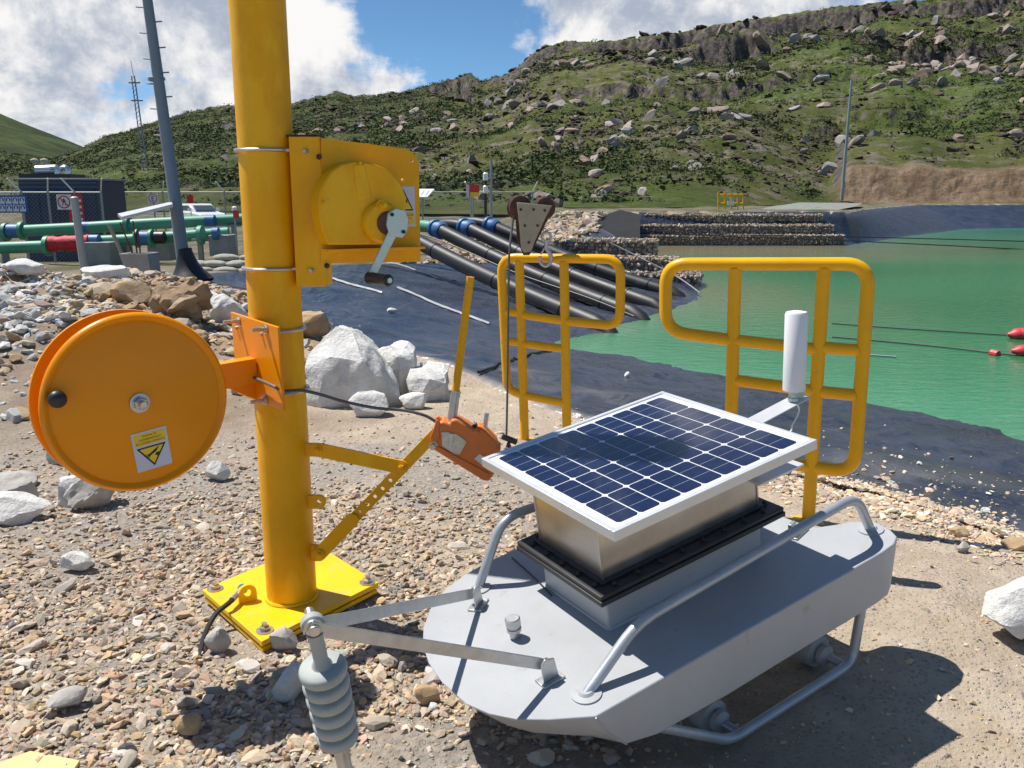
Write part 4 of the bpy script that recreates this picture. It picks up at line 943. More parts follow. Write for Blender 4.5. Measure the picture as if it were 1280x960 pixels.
    nx, ny = 9, 4; iw, ih = L-2*fr-.040, W-2*fr-.030; pw, ph = iw/nx, ih/ny; cw, ch = pw-.0045, ph-.0045; c = .0065
    me = None
    for i in range(nx):
        for j in range(ny):
            x = -iw/2+pw*(i+.5); y = -ih/2+ph*(j+.5)
            if me is None:
                m2 = MB()
                m2.prism([(-cw/2+c, -ch/2, 0), (cw/2-c, -ch/2, 0), (cw/2, -ch/2+c, 0), (cw/2, ch/2-c, 0), (cw/2-c, ch/2, 0), (-cw/2+c, ch/2, 0), (-cw/2, ch/2-c, 0), (-cw/2, -ch/2+c, 0)], (0, 0, .0006))
                for k in (-1, 1): m2.box((0, k*ch*.17, .0008), (cw*.97, .0011, .0006), mi=1)
                first = obj('solar_cell', m2, [M['cell'], M['busbar']], sp, smooth=0, **K); me = first.data; oo = first
            else:
                oo = first.copy(); COL.objects.link(oo); oo.parent = sp; WM[oo.name] = BW
            oo.location = (x, y, zt-.0036)
    # ---- hand rails over the deck
    def handrail(y, sgn, pts):
        h = obj('hand_rail', MB().tube(pts, .0135, 14, fillet=.06, seg=8), M['pipe_grey'], t, smooth=60, **K)
        for p in (pts[0], pts[-1]): obj('rail_foot', MB().lathe((p[0], p[1], 0), (0, 0, 1), [(.036, 0), (.036, .004), (.020, .006), (.015, .012)], 24), M['hull'], h, **K)
    f0, f1 = bl(733, 868, 2, 0), bl(1088, 662, 2, 0); yn = -.300
    b0 = bl(797, 778, 1, yn+.012); b1 = bl(1070, 620, 1, yn+.012)
    handrail(0, -1, [f0, b0, b1, f1])
    g0 = bl(598, 735, 2, 0); c0 = bl(628, 648, 1, g0.y-.01); c1 = Vector((b1.x, c0.y, b1.z)); 
    handrail(0, 1, [g0, c0, c1, Vector((f1.x, g0.y, 0))])
    # ---- skids with rollers
    ys = -.338
    s_top, s1, s2, s3 = bl(1078, 762, 1, ys), bl(1065, 828, 1, ys), bl(912, 926, 1, ys), bl(850, 903, 1, ys)
    for sg in (1, -1):
        f = lambda p: Vector((p.x, p.y*sg, p.z))
        sk = obj('skid', MB().tube([f(s_top)+Vector((.012, 0, .07)), f(s1), f(s2), f(s3)+Vector((-.10, .0, .052))], .0135, 14, fillet=.045, seg=7), M['pipe_grey'], t, smooth=60, **K)
        for px, py in ((905, 905), (1036, 822)):
            c = bl(px, py, 1, ys+.05); c = Vector((c.x, c.y*sg, c.z)); d = Vector((0, sg, 0)) if sg == 1 else Vector((0, 1, 0))
            inn = Vector((0, 1.0 if sg == 1 else -1.0, 0))
            obj('roller', MB().lathe(c, inn, [(.018, 0), (.030, .008), (.032, .02), (.026, .03), (.046, .036), (.049, .05), (.049, .085), (.044, .09), (.02, .092)], 28), M['concrete'] if False else mat_roller(), sk, smooth=35, **K)
            obj('roller_axle', MB().cyl(c-inn*.05+Vector((.012, 0, -.008)), c+inn*.02, .012), M['pipe_grey'], sk, **K)
    # cross axle between the skids
    for px, py in ((905, 905), (1036, 822)):
        c = bl(px, py, 1, ys+.05); obj('cross_axle', MB().cyl((c.x, -abs(c.y)+.08, c.z), (c.x, abs(c.y)-.08, c.z), .012), M['pipe_grey'], t, **K)
    # ---- filler cap
    p = bl(644, 796, 2, 0)
    obj('filler_cap', MB().lathe(p, (0, 0, 1), [(.014, 0), (.014, .018), (.0195, .020), (.0195, .028), (.0165, .03), (.0165, .034), (.020, .036), (.020, .055), (.017, .058)], 28), M['galv'], t, smooth=35, **K)
    # ---- tow brackets and V bars up to the insulator
    zt_ = at_y(390, 784, 1.52)
    apex = BI @ APEX
    ends = []
    for (px, py), (bpx, bpy) in (((688, 850), (682, 826)), ((598, 757), (594, 738))):
        b = bl(px, py, 2, 0); dirv = Vector((apex.x-b.x, apex.y-b.y, 0)).normalized(); sd = Vector((-dirv.y, dirv.x, 0))
        br = MB().box(b+Vector((0, 0, .003)), (.062, .04, .006), Matrix.Rotation(math.atan2(dirv.y, dirv.x), 3, 'Z'))
        pts = [b+sd*0+dirv*.022+Vector((0, 0, .006)), b-dirv*.022+Vector((0, 0, .006)), b-dirv*.016+Vector((0, 0, .056)), b+dirv*.010+Vector((0, 0, .064)), b+dirv*.022+Vector((0, 0, .052))]
        br.prism(pts, sd*.006)
        k = obj('tow_bracket', br, M['galv'], t, bevel=.0012, **K)
        pin = b+Vector((0, 0, .038))-sd*.002
        obj('bracket_bolt', MB().bolt(pin-sd*.010, -sd, .011, .008, .016), M['bolt'], k, **K)
        ends.append((pin-sd*.006, sd))
    for i, (e, sd) in enumerate(ends):
        a = apex+Vector((0, 0, 0))+sd*(.010 if i == 0 else -.010)
        ex = (a-e).normalized(); L_ = (a-e).length; up = Vector((0, 0, 1)); up = (up-ex*up.dot(ex)).normalized(); w = .014
        pts = [e-ex*.012-up*w*.7, e-ex*.012+up*w*.7, e+ex*.02+up*w*1.0, a+ex*.012+up*w, a+ex*.012-up*w, e+ex*.02-up*w*1.0]
        obj('tow_bar', MB().prism(pts, sd*(-.005)), M['galv'], t, bevel=.001, **K)
    # ---- antenna on its arm at the far stern corner
    ax0 = Vector((.28, .19, top+.006))
    tip = BI @ ANT_BASE
    d = (tip-ax0); d.z = 0; dn = d.normalized(); sd = Vector((-dn.y, dn.x, 0)); z = tip.z-.004
    an = obj('antenna_arm', MB().prism([ax0*1-sd*.033+Vector((0, 0, z-ax0.z)), Vector((tip.x, tip.y, z))+dn*.055-sd*.033, Vector((tip.x, tip.y, z))+dn*.055+sd*.033, ax0+sd*.033+Vector((0, 0, z-ax0.z))], (0, 0, -.004)).prism([ax0+sd*.0305+Vector((0, 0, z-ax0.z-.0045)), Vector((tip.x, tip.y, z-.0045))+dn*.055+sd*.0305, Vector((tip.x, tip.y, z-.03))+dn*.055+sd*.0305, ax0+sd*.0305+Vector((0, 0, z-ax0.z-.03))], sd*.003), M['white_alu'], t, bevel=.001, **K)
    upv = (BI.to_3x3() @ Vector((-.035, 0, 1))).normalized()
    obj('antenna_mount', MB().lathe(tip, upv, [(.020, -.006), (.020, .004), (.012, .006), (.012, .020), (.017, .022), (.017, .03)], 20).box(tip+dn*.02+Vector((0, 0, .012)), (.05, .03, .018)).bolt(tip+dn*.035+Vector((0, 0, .02)), (0, 0, 1), .008, .008), M['tealmetal'], an, **K)
    obj('antenna_radome', MB().lathe(tip+upv*.03, upv, [(.022, 0), (.0375, .002), (.0385, .006), (.0385, .268), (.034, .276), (.015, .280), (.003, .281)], 36), M['white_plastic'], an, smooth=40, **K)
    wire = [tip+Vector((.0, 0, -.006)), tip+dn*.03+Vector((0, 0, -.05)), tip-dn*.01+Vector((0, 0, -.09)), tip-dn*.08+Vector((0, 0, -.10)), ax0+dn*.05+Vector((0, 0, -.06))]
    obj('antenna_cable', MB().tube(smooth_path(wire), .003, 6), M['white_plastic'], an, **K)
    # short lower arm under the panel's right corner
    e0 = bl(985, 583, 0, .33); 
    obj('lower_arm', MB().prism([(.20, e0.y-.02, e0.z), (.37, e0.y-.02, e0.z), (.37, e0.y+.03, e0.z), (.20, e0.y+.03, e0.z)], (0, 0, -.006)), M['white_alu'], t, bevel=.001, **K)
    # stern cleat
    p = bl(1000, 668, 2, 0); yv = Vector((.86, .5, 0)).normalized()
    obj('stern_cleat', MB().box(p+Vector((0, 0, .003)), (.075, .02, .006), Matrix.Rotation(.25, 3, 'Z')).box(p+Vector((-.02, .01, .02)), (.03, .012, .045), Matrix.Rotation(.25, 3, 'Z')), M['galv'], t, bevel=.002, **K)
    # deck wire beside the box
    w0, w1, w2 = bl(640, 697, 2, .004), bl(668, 722, 2, .004), bl(690, 745, 2, .004)
    obj('deck_cable', MB().tube(smooth_path([w0, w1, Vector((w2.x, w2.y, .004))]), .0022, 6), M['black'], t, **K)
_rm = []
def mat_roller():
    if not _rm: _rm.append(mat('dusty_nylon_roller', (.34, .34, .335), .7, var=.15, vscale=12))
    return _rm[0]
def fixn(o):
    bm = bmesh.new(); bm.from_mesh(o.data); bmesh.ops.recalc_face_normals(bm, faces=bm.faces[:]); bm.to_mesh(o.data); bm.free()
APEX = on_plane(392, 784, (0, 1.52, 0), Vector((0, 1, 0)))
ANT_BASE = at_y(992, 499, 2.93)
build_buoy()

# ------------------------------------------------------------------ insulator hung from the tow bars
def build_insulator():
    t = thing('line_insulator', 'grey green ribbed insulator pinned to the tow bars in the foreground', 'insulator', tuple(APEX))
    bot = at_y(431, 958, 1.62); ax = (bot-APEX).normalized(); L = (bot-APEX).length
    side = Vector((.35, -1, .1)).normalized(); side = (side-ax*side.dot(ax)).normalized()
    up = ax.cross(side)
    cl = MB(); cl.lathe(APEX-side*.020, side, [(.014, -.002), (.022, 0), (.023, .004), (.023, .016), (.019, .020)], 28)
    obj('clevis_eye', cl, M['insulator'], t, smooth=35, bevel=.001)
    obj('clevis_pin', MB().lathe(APEX+side*.0, side, [(.019, 0), (.019, .004), (.012, .005), (.012, .014), (.010, .016)], 22).cyl(APEX-side*.05, APEX, .010), M['bolt'], t)
    obj('neck', MB().lathe(APEX+ax*.012, ax, [(.018, 0), (.0145, .02), (.0145, .072), (.020, .084)], 24), M['insulator'], t, smooth=40)
    prof = []; h = .095; n = 6; pitch = .036
    core = .017
    prof.append((core, h-.004))
    for k in range(n):
        r = .0475-.0008*k; s = h+k*pitch
        prof += [(core+.004, s+.002), (r*.88, s+.004), (r*.97, s+.008), (r, s+.012), (r, s+.020), (r*.97, s+.026), (r*.88, s+.030), (core+.010, s+.032)]
    prof.append((core, h+n*pitch))
    obj('shed_stack', MB().lathe(APEX, ax, prof, 40), M['insulator'], t, smooth=40)
    e = APEX+ax*(h+n*pitch-.02)
    gd = Vector((e.x+ax.x*.25, e.y+ax.y*.25, 0)); 
    obj('end_fitting', MB().lathe(e, ax, [(.019, 0), (.021, .03), (.017, .034), (.015, .11), (.02, .115), (.02, .14)], 20), M['galv'], t, smooth=40)
    foot = e+ax*.13; gd.z = gz(foot.x, foot.y)-.01
    obj('ground_rod', MB().cyl(foot, (foot.x, foot.y-.01, gd.z-.05), .012), M['galv'], t)
build_insulator()

# ------------------------------------------------------------------ stones and rocks near the camera
ROCKV = [(rock_verts(1, 7, .05, (1, rng.uniform(.65, .95), rng.uniform(.4, .75)), (.38, .8)), ICO[1][1]) for _ in range(14)]
ROCKV2 = [(rock_verts(2, 12, .05, (1, rng.uniform(.65, .95), rng.uniform(.45, .75)), (.5, .9)), ICO[2][1]) for _ in range(12)]
def on_land(x, y): return land(np.asarray(x), np.asarray(y))
KEEP = []          # places kept free of loose stones: (x, y, r)
def hull_rock(label, front, Y0, back_dy, m, seed=0):
    """angular boulder: front outline points (px, py, depth offset) plus a smaller back outline, hulled, subdivided and roughened"""
    pts = [at_y(px, py, Y0+dy) for px, py, dy in front]
    c = sum(pts, Vector((0, 0, 0)))/len(pts)
    back = [c+(p-c)*.78+Vector((0, back_dy, 0)) for p in pts]; low = [Vector((p.x, p.y+.04, min(p.z, gz(p.x, p.y))-.06)) for p in pts if p.z < c.z]
    bm = bmesh.new()
    for p in pts+back+low: bm.verts.new(p)
    r = bmesh.ops.convex_hull(bm, input=bm.verts[:]); bmesh.ops.delete(bm, geom=[g for g in r['geom_interior'] if isinstance(g, bmesh.types.BMVert)], context='VERTS')
    for _ in range(4):
        el = [e for e in bm.edges if e.calc_length() > .035]
        if not el: break
        bmesh.ops.subdivide_edges(bm, edges=el, cuts=1, use_grid_fill=True); bmesh.ops.triangulate(bm, faces=[f for f in bm.faces if len(f.verts) > 4])
    bm.normal_update(); P = np.array([v.co[:] for v in bm.verts]); N_ = np.array([v.normal[:] for v in bm.verts])
    q = P*7+seed*3.3; n1 = fbm(q[:, 0]+q[:, 1]*.6, q[:, 2]-q[:, 1]*.5, 5); q2 = P*2.6+seed; n2 = np.abs(fbm(q2[:, 0]-q2[:, 1]*.4, q2[:, 2]+q2[:, 1]*.7, 2))
    P = P+N_*(n1*.035-n2*.05)[:, None]
    mb = MB(); mb.add(P, [tuple(v.index for v in f.verts) for f in bm.faces]); bm.free()
    KEEP.append((c.x, c.y+back_dy*.5, .22))
    return obj('rock', mb, m, smooth=24, label=label, cat='rock')
def build_named_rocks():
    hull_rock('biggest white limestone boulder, right behind the yellow post', [(376, 462, .02), (384, 440, .10), (402, 420, .16), (420, 408, .20), (440, 413, .17), (462, 432, .12), (478, 452, .08), (492, 474, .06), (498, 490, .05), (488, 501, 0), (462, 502, -.06), (430, 500, -.08), (398, 494, -.07), (380, 482, -.02), (412, 445, -.02), (452, 452, -.04), (470, 470, -.04)], 5.62, .42, M['white_rock'], 1)
    hull_rock('upright white boulder between the big boulder and the low white slab', [(472, 438, .10), (486, 431, .10), (508, 430, .12), (519, 438, .10), (518, 452, .04), (509, 470, 0), (500, 480, -.03), (490, 476, -.02), (480, 455, 0), (497, 445, -.02)], 5.95, .26, M['white_rock'], 4)
    hull_rock('low white slab rock at the right end of the boulder row', [(512, 460, .08), (530, 456, .14), (556, 460, .14), (564, 466, .10), (563, 478, .03), (545, 488, -.02), (528, 490, -.06), (512, 488, -.04), (508, 474, 0), (538, 472, -.02)], 5.85, .28, M['white_rock'], 7)
    def rk(label, px, py, w, h, m, z=None, sub=4, cuts=11, rough=.05, flat=.75, rz=0, dpt=.8, name='rock', group=None, tilt=(0, 0), sink=.25):
        p = at_z(px, py, 0)
        if z is None:
            for _ in range(3): p = at_z(px, py, gz(p.x, p.y))
        else:
            ys = np.linspace(4.5, 14, 400); d = ray(px, py); hit = [y for y in ys if EYE.z+d.z/d.y*y <= gz(d.x/d.y*y, y)]
            p = at_y(px, py, hit[0] if hit else 9.0); p.z = gz(p.x, p.y)
        k = (p-EYE).length/FPX; sx = w*k/2*1.1; sz = h*k/2*1.15
        mb = rock_mb(sub, (sx, sx*dpt, sz/.65), (p.x, p.y+sx*.5, (p.z if z is None else max(gz(p.x, p.y+sx*.5), p.z-.03))+sz*(1-2*sink*.5)), rz, tilt, cuts=cuts+3, rough=rough, depth=(.5, .86), stretch=(1, .9, .65))
        KEEP.append((p.x, p.y+sx*.5, sx*1.0))
        return obj(name, mb, m, smooth=28, label=label, cat='rock', group=group)
    w = M['white_rock']
    rk('small grey block at the foot of the big white boulder', 460, 522, 46, 32, w, sub=3, cuts=8)
    rk('small flat white stone in front of the low white slab', 518, 512, 36, 20, w, sub=3, cuts=8)
    rk('tan sandstone block above the big white boulder beside the post', 390, 424, 50, 40, M['tan_rock'], z=.16)
    rk('white rock beside the reel bracket at the liner edge', 283, 404, 46, 34, w, rz=.7)
    rk('pale cobble left of the white rock by the liner edge', 258, 386, 28, 20, w, sub=3)
    rk('white cobble farther up the liner edge', 286, 379, 22, 16, w, sub=3)
    rk('large crumbling brown rock on the rubble bank above the reel', 228, 408, 92, 54, M['brown_rock'], z=.32, cuts=9, rough=.2)
    rk('tan rounded rock left of the crumbling brown rock', 160, 383, 44, 28, M['tan_rock'], z=.5, sub=3)
    rk('flat white slab on top of the rubble bank by the leaning post', 124, 339, 50, 20, w, z=.62)
    rk('white slab near the left edge of the rubble bank', 20, 350, 50, 18, w, z=.60)
    rk('round white rock on the ground under the reel', 86, 634, 46, 34, w, rz=.3)
    rk('grey lump touching the round white rock under the reel', 113, 638, 48, 38, M['grey_cobble'], rz=1.1, cuts=14, rough=.09)
    rk('pale broken slab cut off by the left edge of the picture', 8, 656, 66, 30, w, rz=.2, tilt=(.15, .1))
    rk('grey pointed fragment above the broken slab at left', 14, 634, 46, 30, M['grey_cobble'], rz=.8)
    rk('long grey stone behind the pointed fragment', 12, 612, 56, 14, M['grey_cobble'], sub=3)
    rk('pale rock half hidden by the lower left rim of the reel', 72, 582, 40, 26, M['grey_cobble'], sub=3)
    rk('white chunk right of the reel bottom', 269, 602, 28, 22, w, sub=3)
    rk('big white rock cut off by the right edge of the picture', 1278, 806, 82, 66, w, rz=.5, cuts=10, sink=.1)
    rk('pinkish rock where the liner edge leaves the picture at right', 1276, 690, 30, 16, M['tan_rock'], sub=3)
    rk('small dark grey stone on the sand at the liner edge', 1206, 692, 15, 12, M['grey_cobble'], sub=3)
    rk('flat tan stone beside the dark grey stone at the liner edge', 1200, 673, 22, 10, M['tan_rock'], sub=3)
    rk('white rock standing in the shade behind the insulator', 362, 880, 44, 46, w, rz=.9, sub=3, cuts=6, tilt=(.3, .2))
    rk('tan stone on the bare dirt between insulator and hull', 532, 884, 30, 24, M['tan_rock'], sub=3)
    rk('pale pebble beside the tan stone on the dirt', 540, 890, 13, 9, w, sub=3)
    rk('grey round stone beside the black earthing cable', 268, 818, 30, 30, M['grey_cobble'], sub=3)
    rk('grey wedge stone left of the insulator under the plate', 352, 816, 32, 30, M['grey_cobble'], sub=3)
    rk('bluish grey slab stone near the lower left corner', 78, 892, 40, 22, M['grey_cobble'], sub=3, rz=.6)
    rk('tan slab stone left of the insulator shadow', 232, 924, 32, 26, M['tan_rock'], sub=3)
    rk('white angular stone on the gravel left of the post', 92, 718, 34, 22, w, sub=3)
    # stones dropped on the liner
    for i, (px, py, ww, hh, lb) in enumerate([(489, 392, 14, 9, 'white stone lying alone on the upper liner'), (784, 472, 9, 9, 'upright pale stone on the liner left of the large railing'), (1093, 609, 10, 7, 'brown pebble on the liner near the buoy stern'), (1115, 607, 9, 9, 'white pebble on the liner next to the brown pebble'), (1232, 640, 13, 7, 'pale flat stone on the liner at far right'), (1149, 581, 7, 5, 'small white stone on the liner close to the water'), (486, 419, 8, 4, 'small tan stone on the upper liner above the boulders')]):
        p = at_z(px, py, -.2)
        for _ in range(6): p = at_z(px, py, lz(p.x, p.y))
        k = (p-EYE).length/FPX
        o = obj('stone', rock_mb(2, (ww*k*.55, ww*k*.5, hh*k*.8), (p.x, p.y, p.z+hh*k*.3), i), w if i not in (2, 6) else M['tan_rock'], smooth=0, label=lb, cat='stone')
build_named_rocks()

def far_from_keep(x, y, pad=0.):
    ok = np.ones(len(x), bool)
    for kx, ky, r in KEEP: ok &= np.hypot(x-kx, y-ky) > r*.8+pad
    # base plate
    ok &= ~((np.abs((x-PX0)*.866+(y-PY0)*.5) < .27) & (np.abs(-(x-PX0)*.5+(y-PY0)*.866) < .27)) | False
    return ok
def gravel_density(x, y):
    u = 640+FPX*x/(y*.977+.3)         # rough bearing only, for the extent of the gravel spread
    d = sstep(.35, -.25, x-.06*(y-1.4)-.12*np.sin(y*3)) * (.22+.78*sstep(4.4, 3.2, y+.6*fbm(x*1.1, y*1.1, 3)))*sstep(5.2, 4.4, y)
    bare = np.exp(-(((x+.16)/.38)**2+((y-1.82)/.33)**2)); d = d*(1-.98*np.clip(bare*1.7, 0, 1))
    bare2 = np.exp(-(((x+1.9)/.8)**2+((y-3.3)/.5)**2)); d = d*(1-.7*bare2)
    d = d+.9*np.exp(-(((x-.0)/.34)**2+((y-2.75)/.5)**2))
    d = d*(.55+1.3*np.clip(fbm(x*.9+4, y*.9, 3)+.35, 0, 1))
    return np.clip(d, 0, 1)
def scatter(n, x0, x1, y0, y1, dens, power=1.):
    """more throws close to the camera, where single stones show"""
    y = y0*(y1/y0)**rng.random(n) if power else rng.uniform(y0, y1, n); x = rng.uniform(x0, x1, n)*(.35+.65*y/y1) if power else rng.uniform(x0, x1, n)
    k = rng.random(n) < dens(x, y); return x[k], y[k]
def stones_stuff(name, x, y, size, variants, kind_bright=1., sink=.25, zfun=on_land, squash=1., mat_=None, tints=None, **kw):
    N = len(x); z = zfun(x, y); sc = np.stack([size*rng.uniform(.8, 1.25, N), size*rng.uniform(.7, 1.1, N), size*rng.uniform(.6, 1., N)*squash], 1)
    pos = np.stack([x, y, z+sc[:, 2]*.45*(1-2*sink)], 1)
    return join_pieces(name, variants, pos, sc, rot_batch(N, .35), stone_tints(N, kind_bright) if tints is None else tints, mat_ or M['gravel'], kind='stuff', **kw)
def build_gravel():
    # individual larger stones: the ones that can be told apart
    meshes = []
    for v, f in ROCKV2:
        me = bpy.data.meshes.new('loose_stone'); me.from_pydata([tuple(a) for a in v], [], f); me.materials.append(M['stone']); meshes.append(me)
    x, y = scatter(2600, -2.6, .45, 1.15, 4.2, gravel_density); k = far_from_keep(x, y, .03); x, y = x[k], y[k]
    s = rng.gamma(2.6, .0045, len(x))+.011; app = s/np.hypot(y, 1.4); o_ = np.argsort(-app)[:290]; z = on_land(x, y)
    for n_, i in enumerate(o_):
        o = bpy.data.objects.new('loose_stone', meshes[rng.integers(0, len(meshes))]); COL.objects.link(o)
        q = min(s[i], .042)
        o.location = (x[i], y[i], z[i]+q*.22); o.scale = (q*rng.uniform(.9, 1.3), q*rng.uniform(.75, 1.05), q*rng.uniform(.65, .95)); o.rotation_euler = (rng.normal(0, .3), rng.normal(0, .3), rng.uniform(0, 6.28))
        setp(o, 'loose grey or tan stone lying in the gravel around the post', 'stone', 'larger loose stones in the gravel')
    x, y = scatter(36000, -3.0, .6, 1.0, 5.2, gravel_density); k = far_from_keep(x, y); x, y = x[k], y[k]
    s = rng.gamma(2.6, .0031, len(x))+.0055; s = np.minimum(s, .026)
    stones_stuff('gravel', x, y, s, ROCKV)
    # grit: small pebbles almost everywhere on the bank
    def gd(x, y): return np.clip(.20+gravel_density(x, y)*.8, 0, 1)
    x, y = scatter(42000, -4.2, 3.2, 1.0, 7.5, gd)
    dE, dW, inE, inW = liner_mix(x, y); k = (~inE | (dE < .10))
    tet = [(np.array([(1, 0, -.4), (-.6, .8, -.4), (-.5, -.9, -.4), (.1, .05, .7), (.6, .6, .2), (-.7, 0, .3)])*np.array([1, 1, rng.uniform(.6, 1)]), [(0, 1, 2), (0, 4, 1), (4, 3, 1), (1, 3, 5), (1, 5, 2), (5, 3, 2), (2, 3, 0), (0, 3, 4)]) for _ in range(4)]
    x, y = x[k], y[k]; stones_stuff('grit', x, y, rng.gamma(2.2, .0022, len(x))+.0025, tet, 1.12)
    # pale pebbles washed along the liner edge on the right, some lying on the liner
    i = rng.integers(1, 8, 13000); a = EDGE[i]; b = EDGE[i+1]; t = rng.random(13000); P = a+(b-a)*t[:, None]
    off = rng.normal(0, .12, (13000, 2)); off[:, 1] = np.abs(off[:, 1])*rng.choice([-1, 1], 13000, p=[.92, .08]); P = P+off
    z = np.where(inside(P[:, 0], P[:, 1], EDGE), liner_z(P[:, 0], P[:, 1]), land(P[:, 0], P[:, 1]))
    N = len(P); s = rng.gamma(2., .0029, N)+.0025
    join_pieces('shore_pebbles', ROCKV, np.stack([P[:, 0], P[:, 1], z+s*.2], 1), np.stack([s*1.2, s, s*.7], 1), rot_batch(N, .3), np.clip(stone_tints(N, 1.25), 0, .75), M['gravel'], kind='stuff')
    # sparse white crumbs on the liner
    N = 420; i = rng.integers(1, 7, N); a = EDGE[i]; b = EDGE[i+1]; t = rng.random(N); e = rng.gamma(1.3, .55, N)
    d = np.array([.62, .78]); P = a+(b-a)*t[:, None]+d*e[:, None]
    k = inside(P[:, 0], P[:, 1], EDGE) & ~inside(P[:, 0], P[:, 1], WATER); P = P[k]; N = len(P); s = rng.gamma(1.5, .004, N)+.002
    join_pieces('liner_crumbs', ROCKV, np.stack([P[:, 0], P[:, 1], liner_z(P[:, 0], P[:, 1])+s*.3], 1), np.stack([s, s, s*.7], 1), rot_batch(N, .3), np.clip(stone_tints(N, 1.4), 0, .8), M['gravel'], kind='stuff')
build_gravel()
def build_rubble():
    def dens(x, y):
        z = plateau(x, y); return np.clip(z*2.6-.1, 0, 1)
    # counted rocks on the bank
    kinds = []
    for m, nm in ((M['white_rock'], 'w'), (M['tan_rock'], 't'), (M['stone'], 's'), (M['brown_rock'], 'b')):
        L_ = []
        for _ in range(6):
            me = bpy.data.meshes.new('rubble_rock'); v = rock_verts(2, 12, .06, (1, rng.uniform(.7, .95), rng.uniform(.5, .8)), (.5, .9)); me.from_pydata([tuple(a) for a in v], [], ICO[2][1]); me.materials.append(m); L_.append(me)
        kinds.append(L_)
    n = 4000; x = rng.uniform(-9, -1.6, n); y = rng.uniform(4.6, 12.0, n); k = rng.random(n) < dens(x, y); x, y = x[k], y[k]; k = far_from_keep(x, y, .05) & (x > -.72*y-.6); x, y = x[k], y[k]
    s = np.minimum(rng.gamma(1.7, .018, len(x))+.018, .13); app = s/y; o_ = np.argsort(-app)[:280]; z = on_land(x, y)
    for i in o_:
        west = x[i] < -.52*y[i]
        kd = rng.choice(4, p=[.62, .06, .30, .02] if west else [.26, .30, .28, .16])
        o = bpy.data.objects.new('rubble_rock', kinds[kd][rng.integers(0, 6)]); COL.objects.link(o); q = s[i]
        o.location = (x[i], y[i], z[i]+q*.25); o.scale = (q*rng.uniform(.9, 1.3), q*rng.uniform(.75, 1.05), q*rng.uniform(.6, .95)); o.rotation_euler = (rng.normal(0, .35), rng.normal(0, .35), rng.uniform(0, 6.28))
        setp(o, ('white', 'tan', 'grey', 'brown')[kd]+' broken rock on the rubble bank left of the post', 'rock', 'broken rocks on the rubble bank')
    n = 26000; x = rng.uniform(-10, -1.2, n); y = rng.uniform(4.3, 12.5, n); k = rng.random(n) < dens(x, y); x, y = x[k], y[k]
    west = sstep(-.42, -.56, x/y); N = len(x)
    t = stone_tints(N, 1.05); wt = rng.random(N) < (.12+.45*west); t[wt] = np.array([.56, .56, .54])*rng.uniform(.8, 1.1, (wt.sum(), 1)); tn = (~wt) & (rng.random(N) < .5*(1-west)); t[tn] = np.array([.43, .28, .145])*rng.uniform(.7, 1.2, (tn.sum(), 1))
    stones_stuff('rubble', x, y, np.minimum(rng.gamma(1.8, .013, N)+.012, .07), ROCKV, tints=t)
build_rubble()
def build_far_stones():
    x = rng.uniform(-3, 5, 9000); y = rng.uniform(23.5, 40, 9000); dE, dW, inE, inW = liner_mix(x, y); k = ~inE & (rng.random(9000) < np.clip(.35+1.4*fbm(x*.5, y*.3, 3), 0, 1)); x, y = x[k], y[k]
    stones_stuff('bank_stones', x, y, np.minimum(rng.gamma(1.8, .05, len(x))+.04, .3), ROCKV, .8)
build_far_stones()
# buried yellow plate in the lower left corner
def corner_plate():
    a, b, c, d = (at_z(px, py, .03) for px, py in ((-60, 975), (38, 938), (100, 950), (60, 1010)))
    obj('buried_plate', MB().prism([a, b, c, d], (0, 0, -.012)), M['timber_yellow'], label='pale yellow plate half buried in gravel at the lower left corner', cat='plate', bevel=.002)
    p = at_z(341, 862, .03); obj('dry_leaf', MB().add([p, p+Vector((.03, .012, .008)), p+Vector((.042, -.004, .016)), p+Vector((.014, -.018, .004))], [(0, 1, 2, 3)]), M['leaf_orange'], label='dry orange leaf on the stones by the insulator', cat='leaf')
corner_plate()

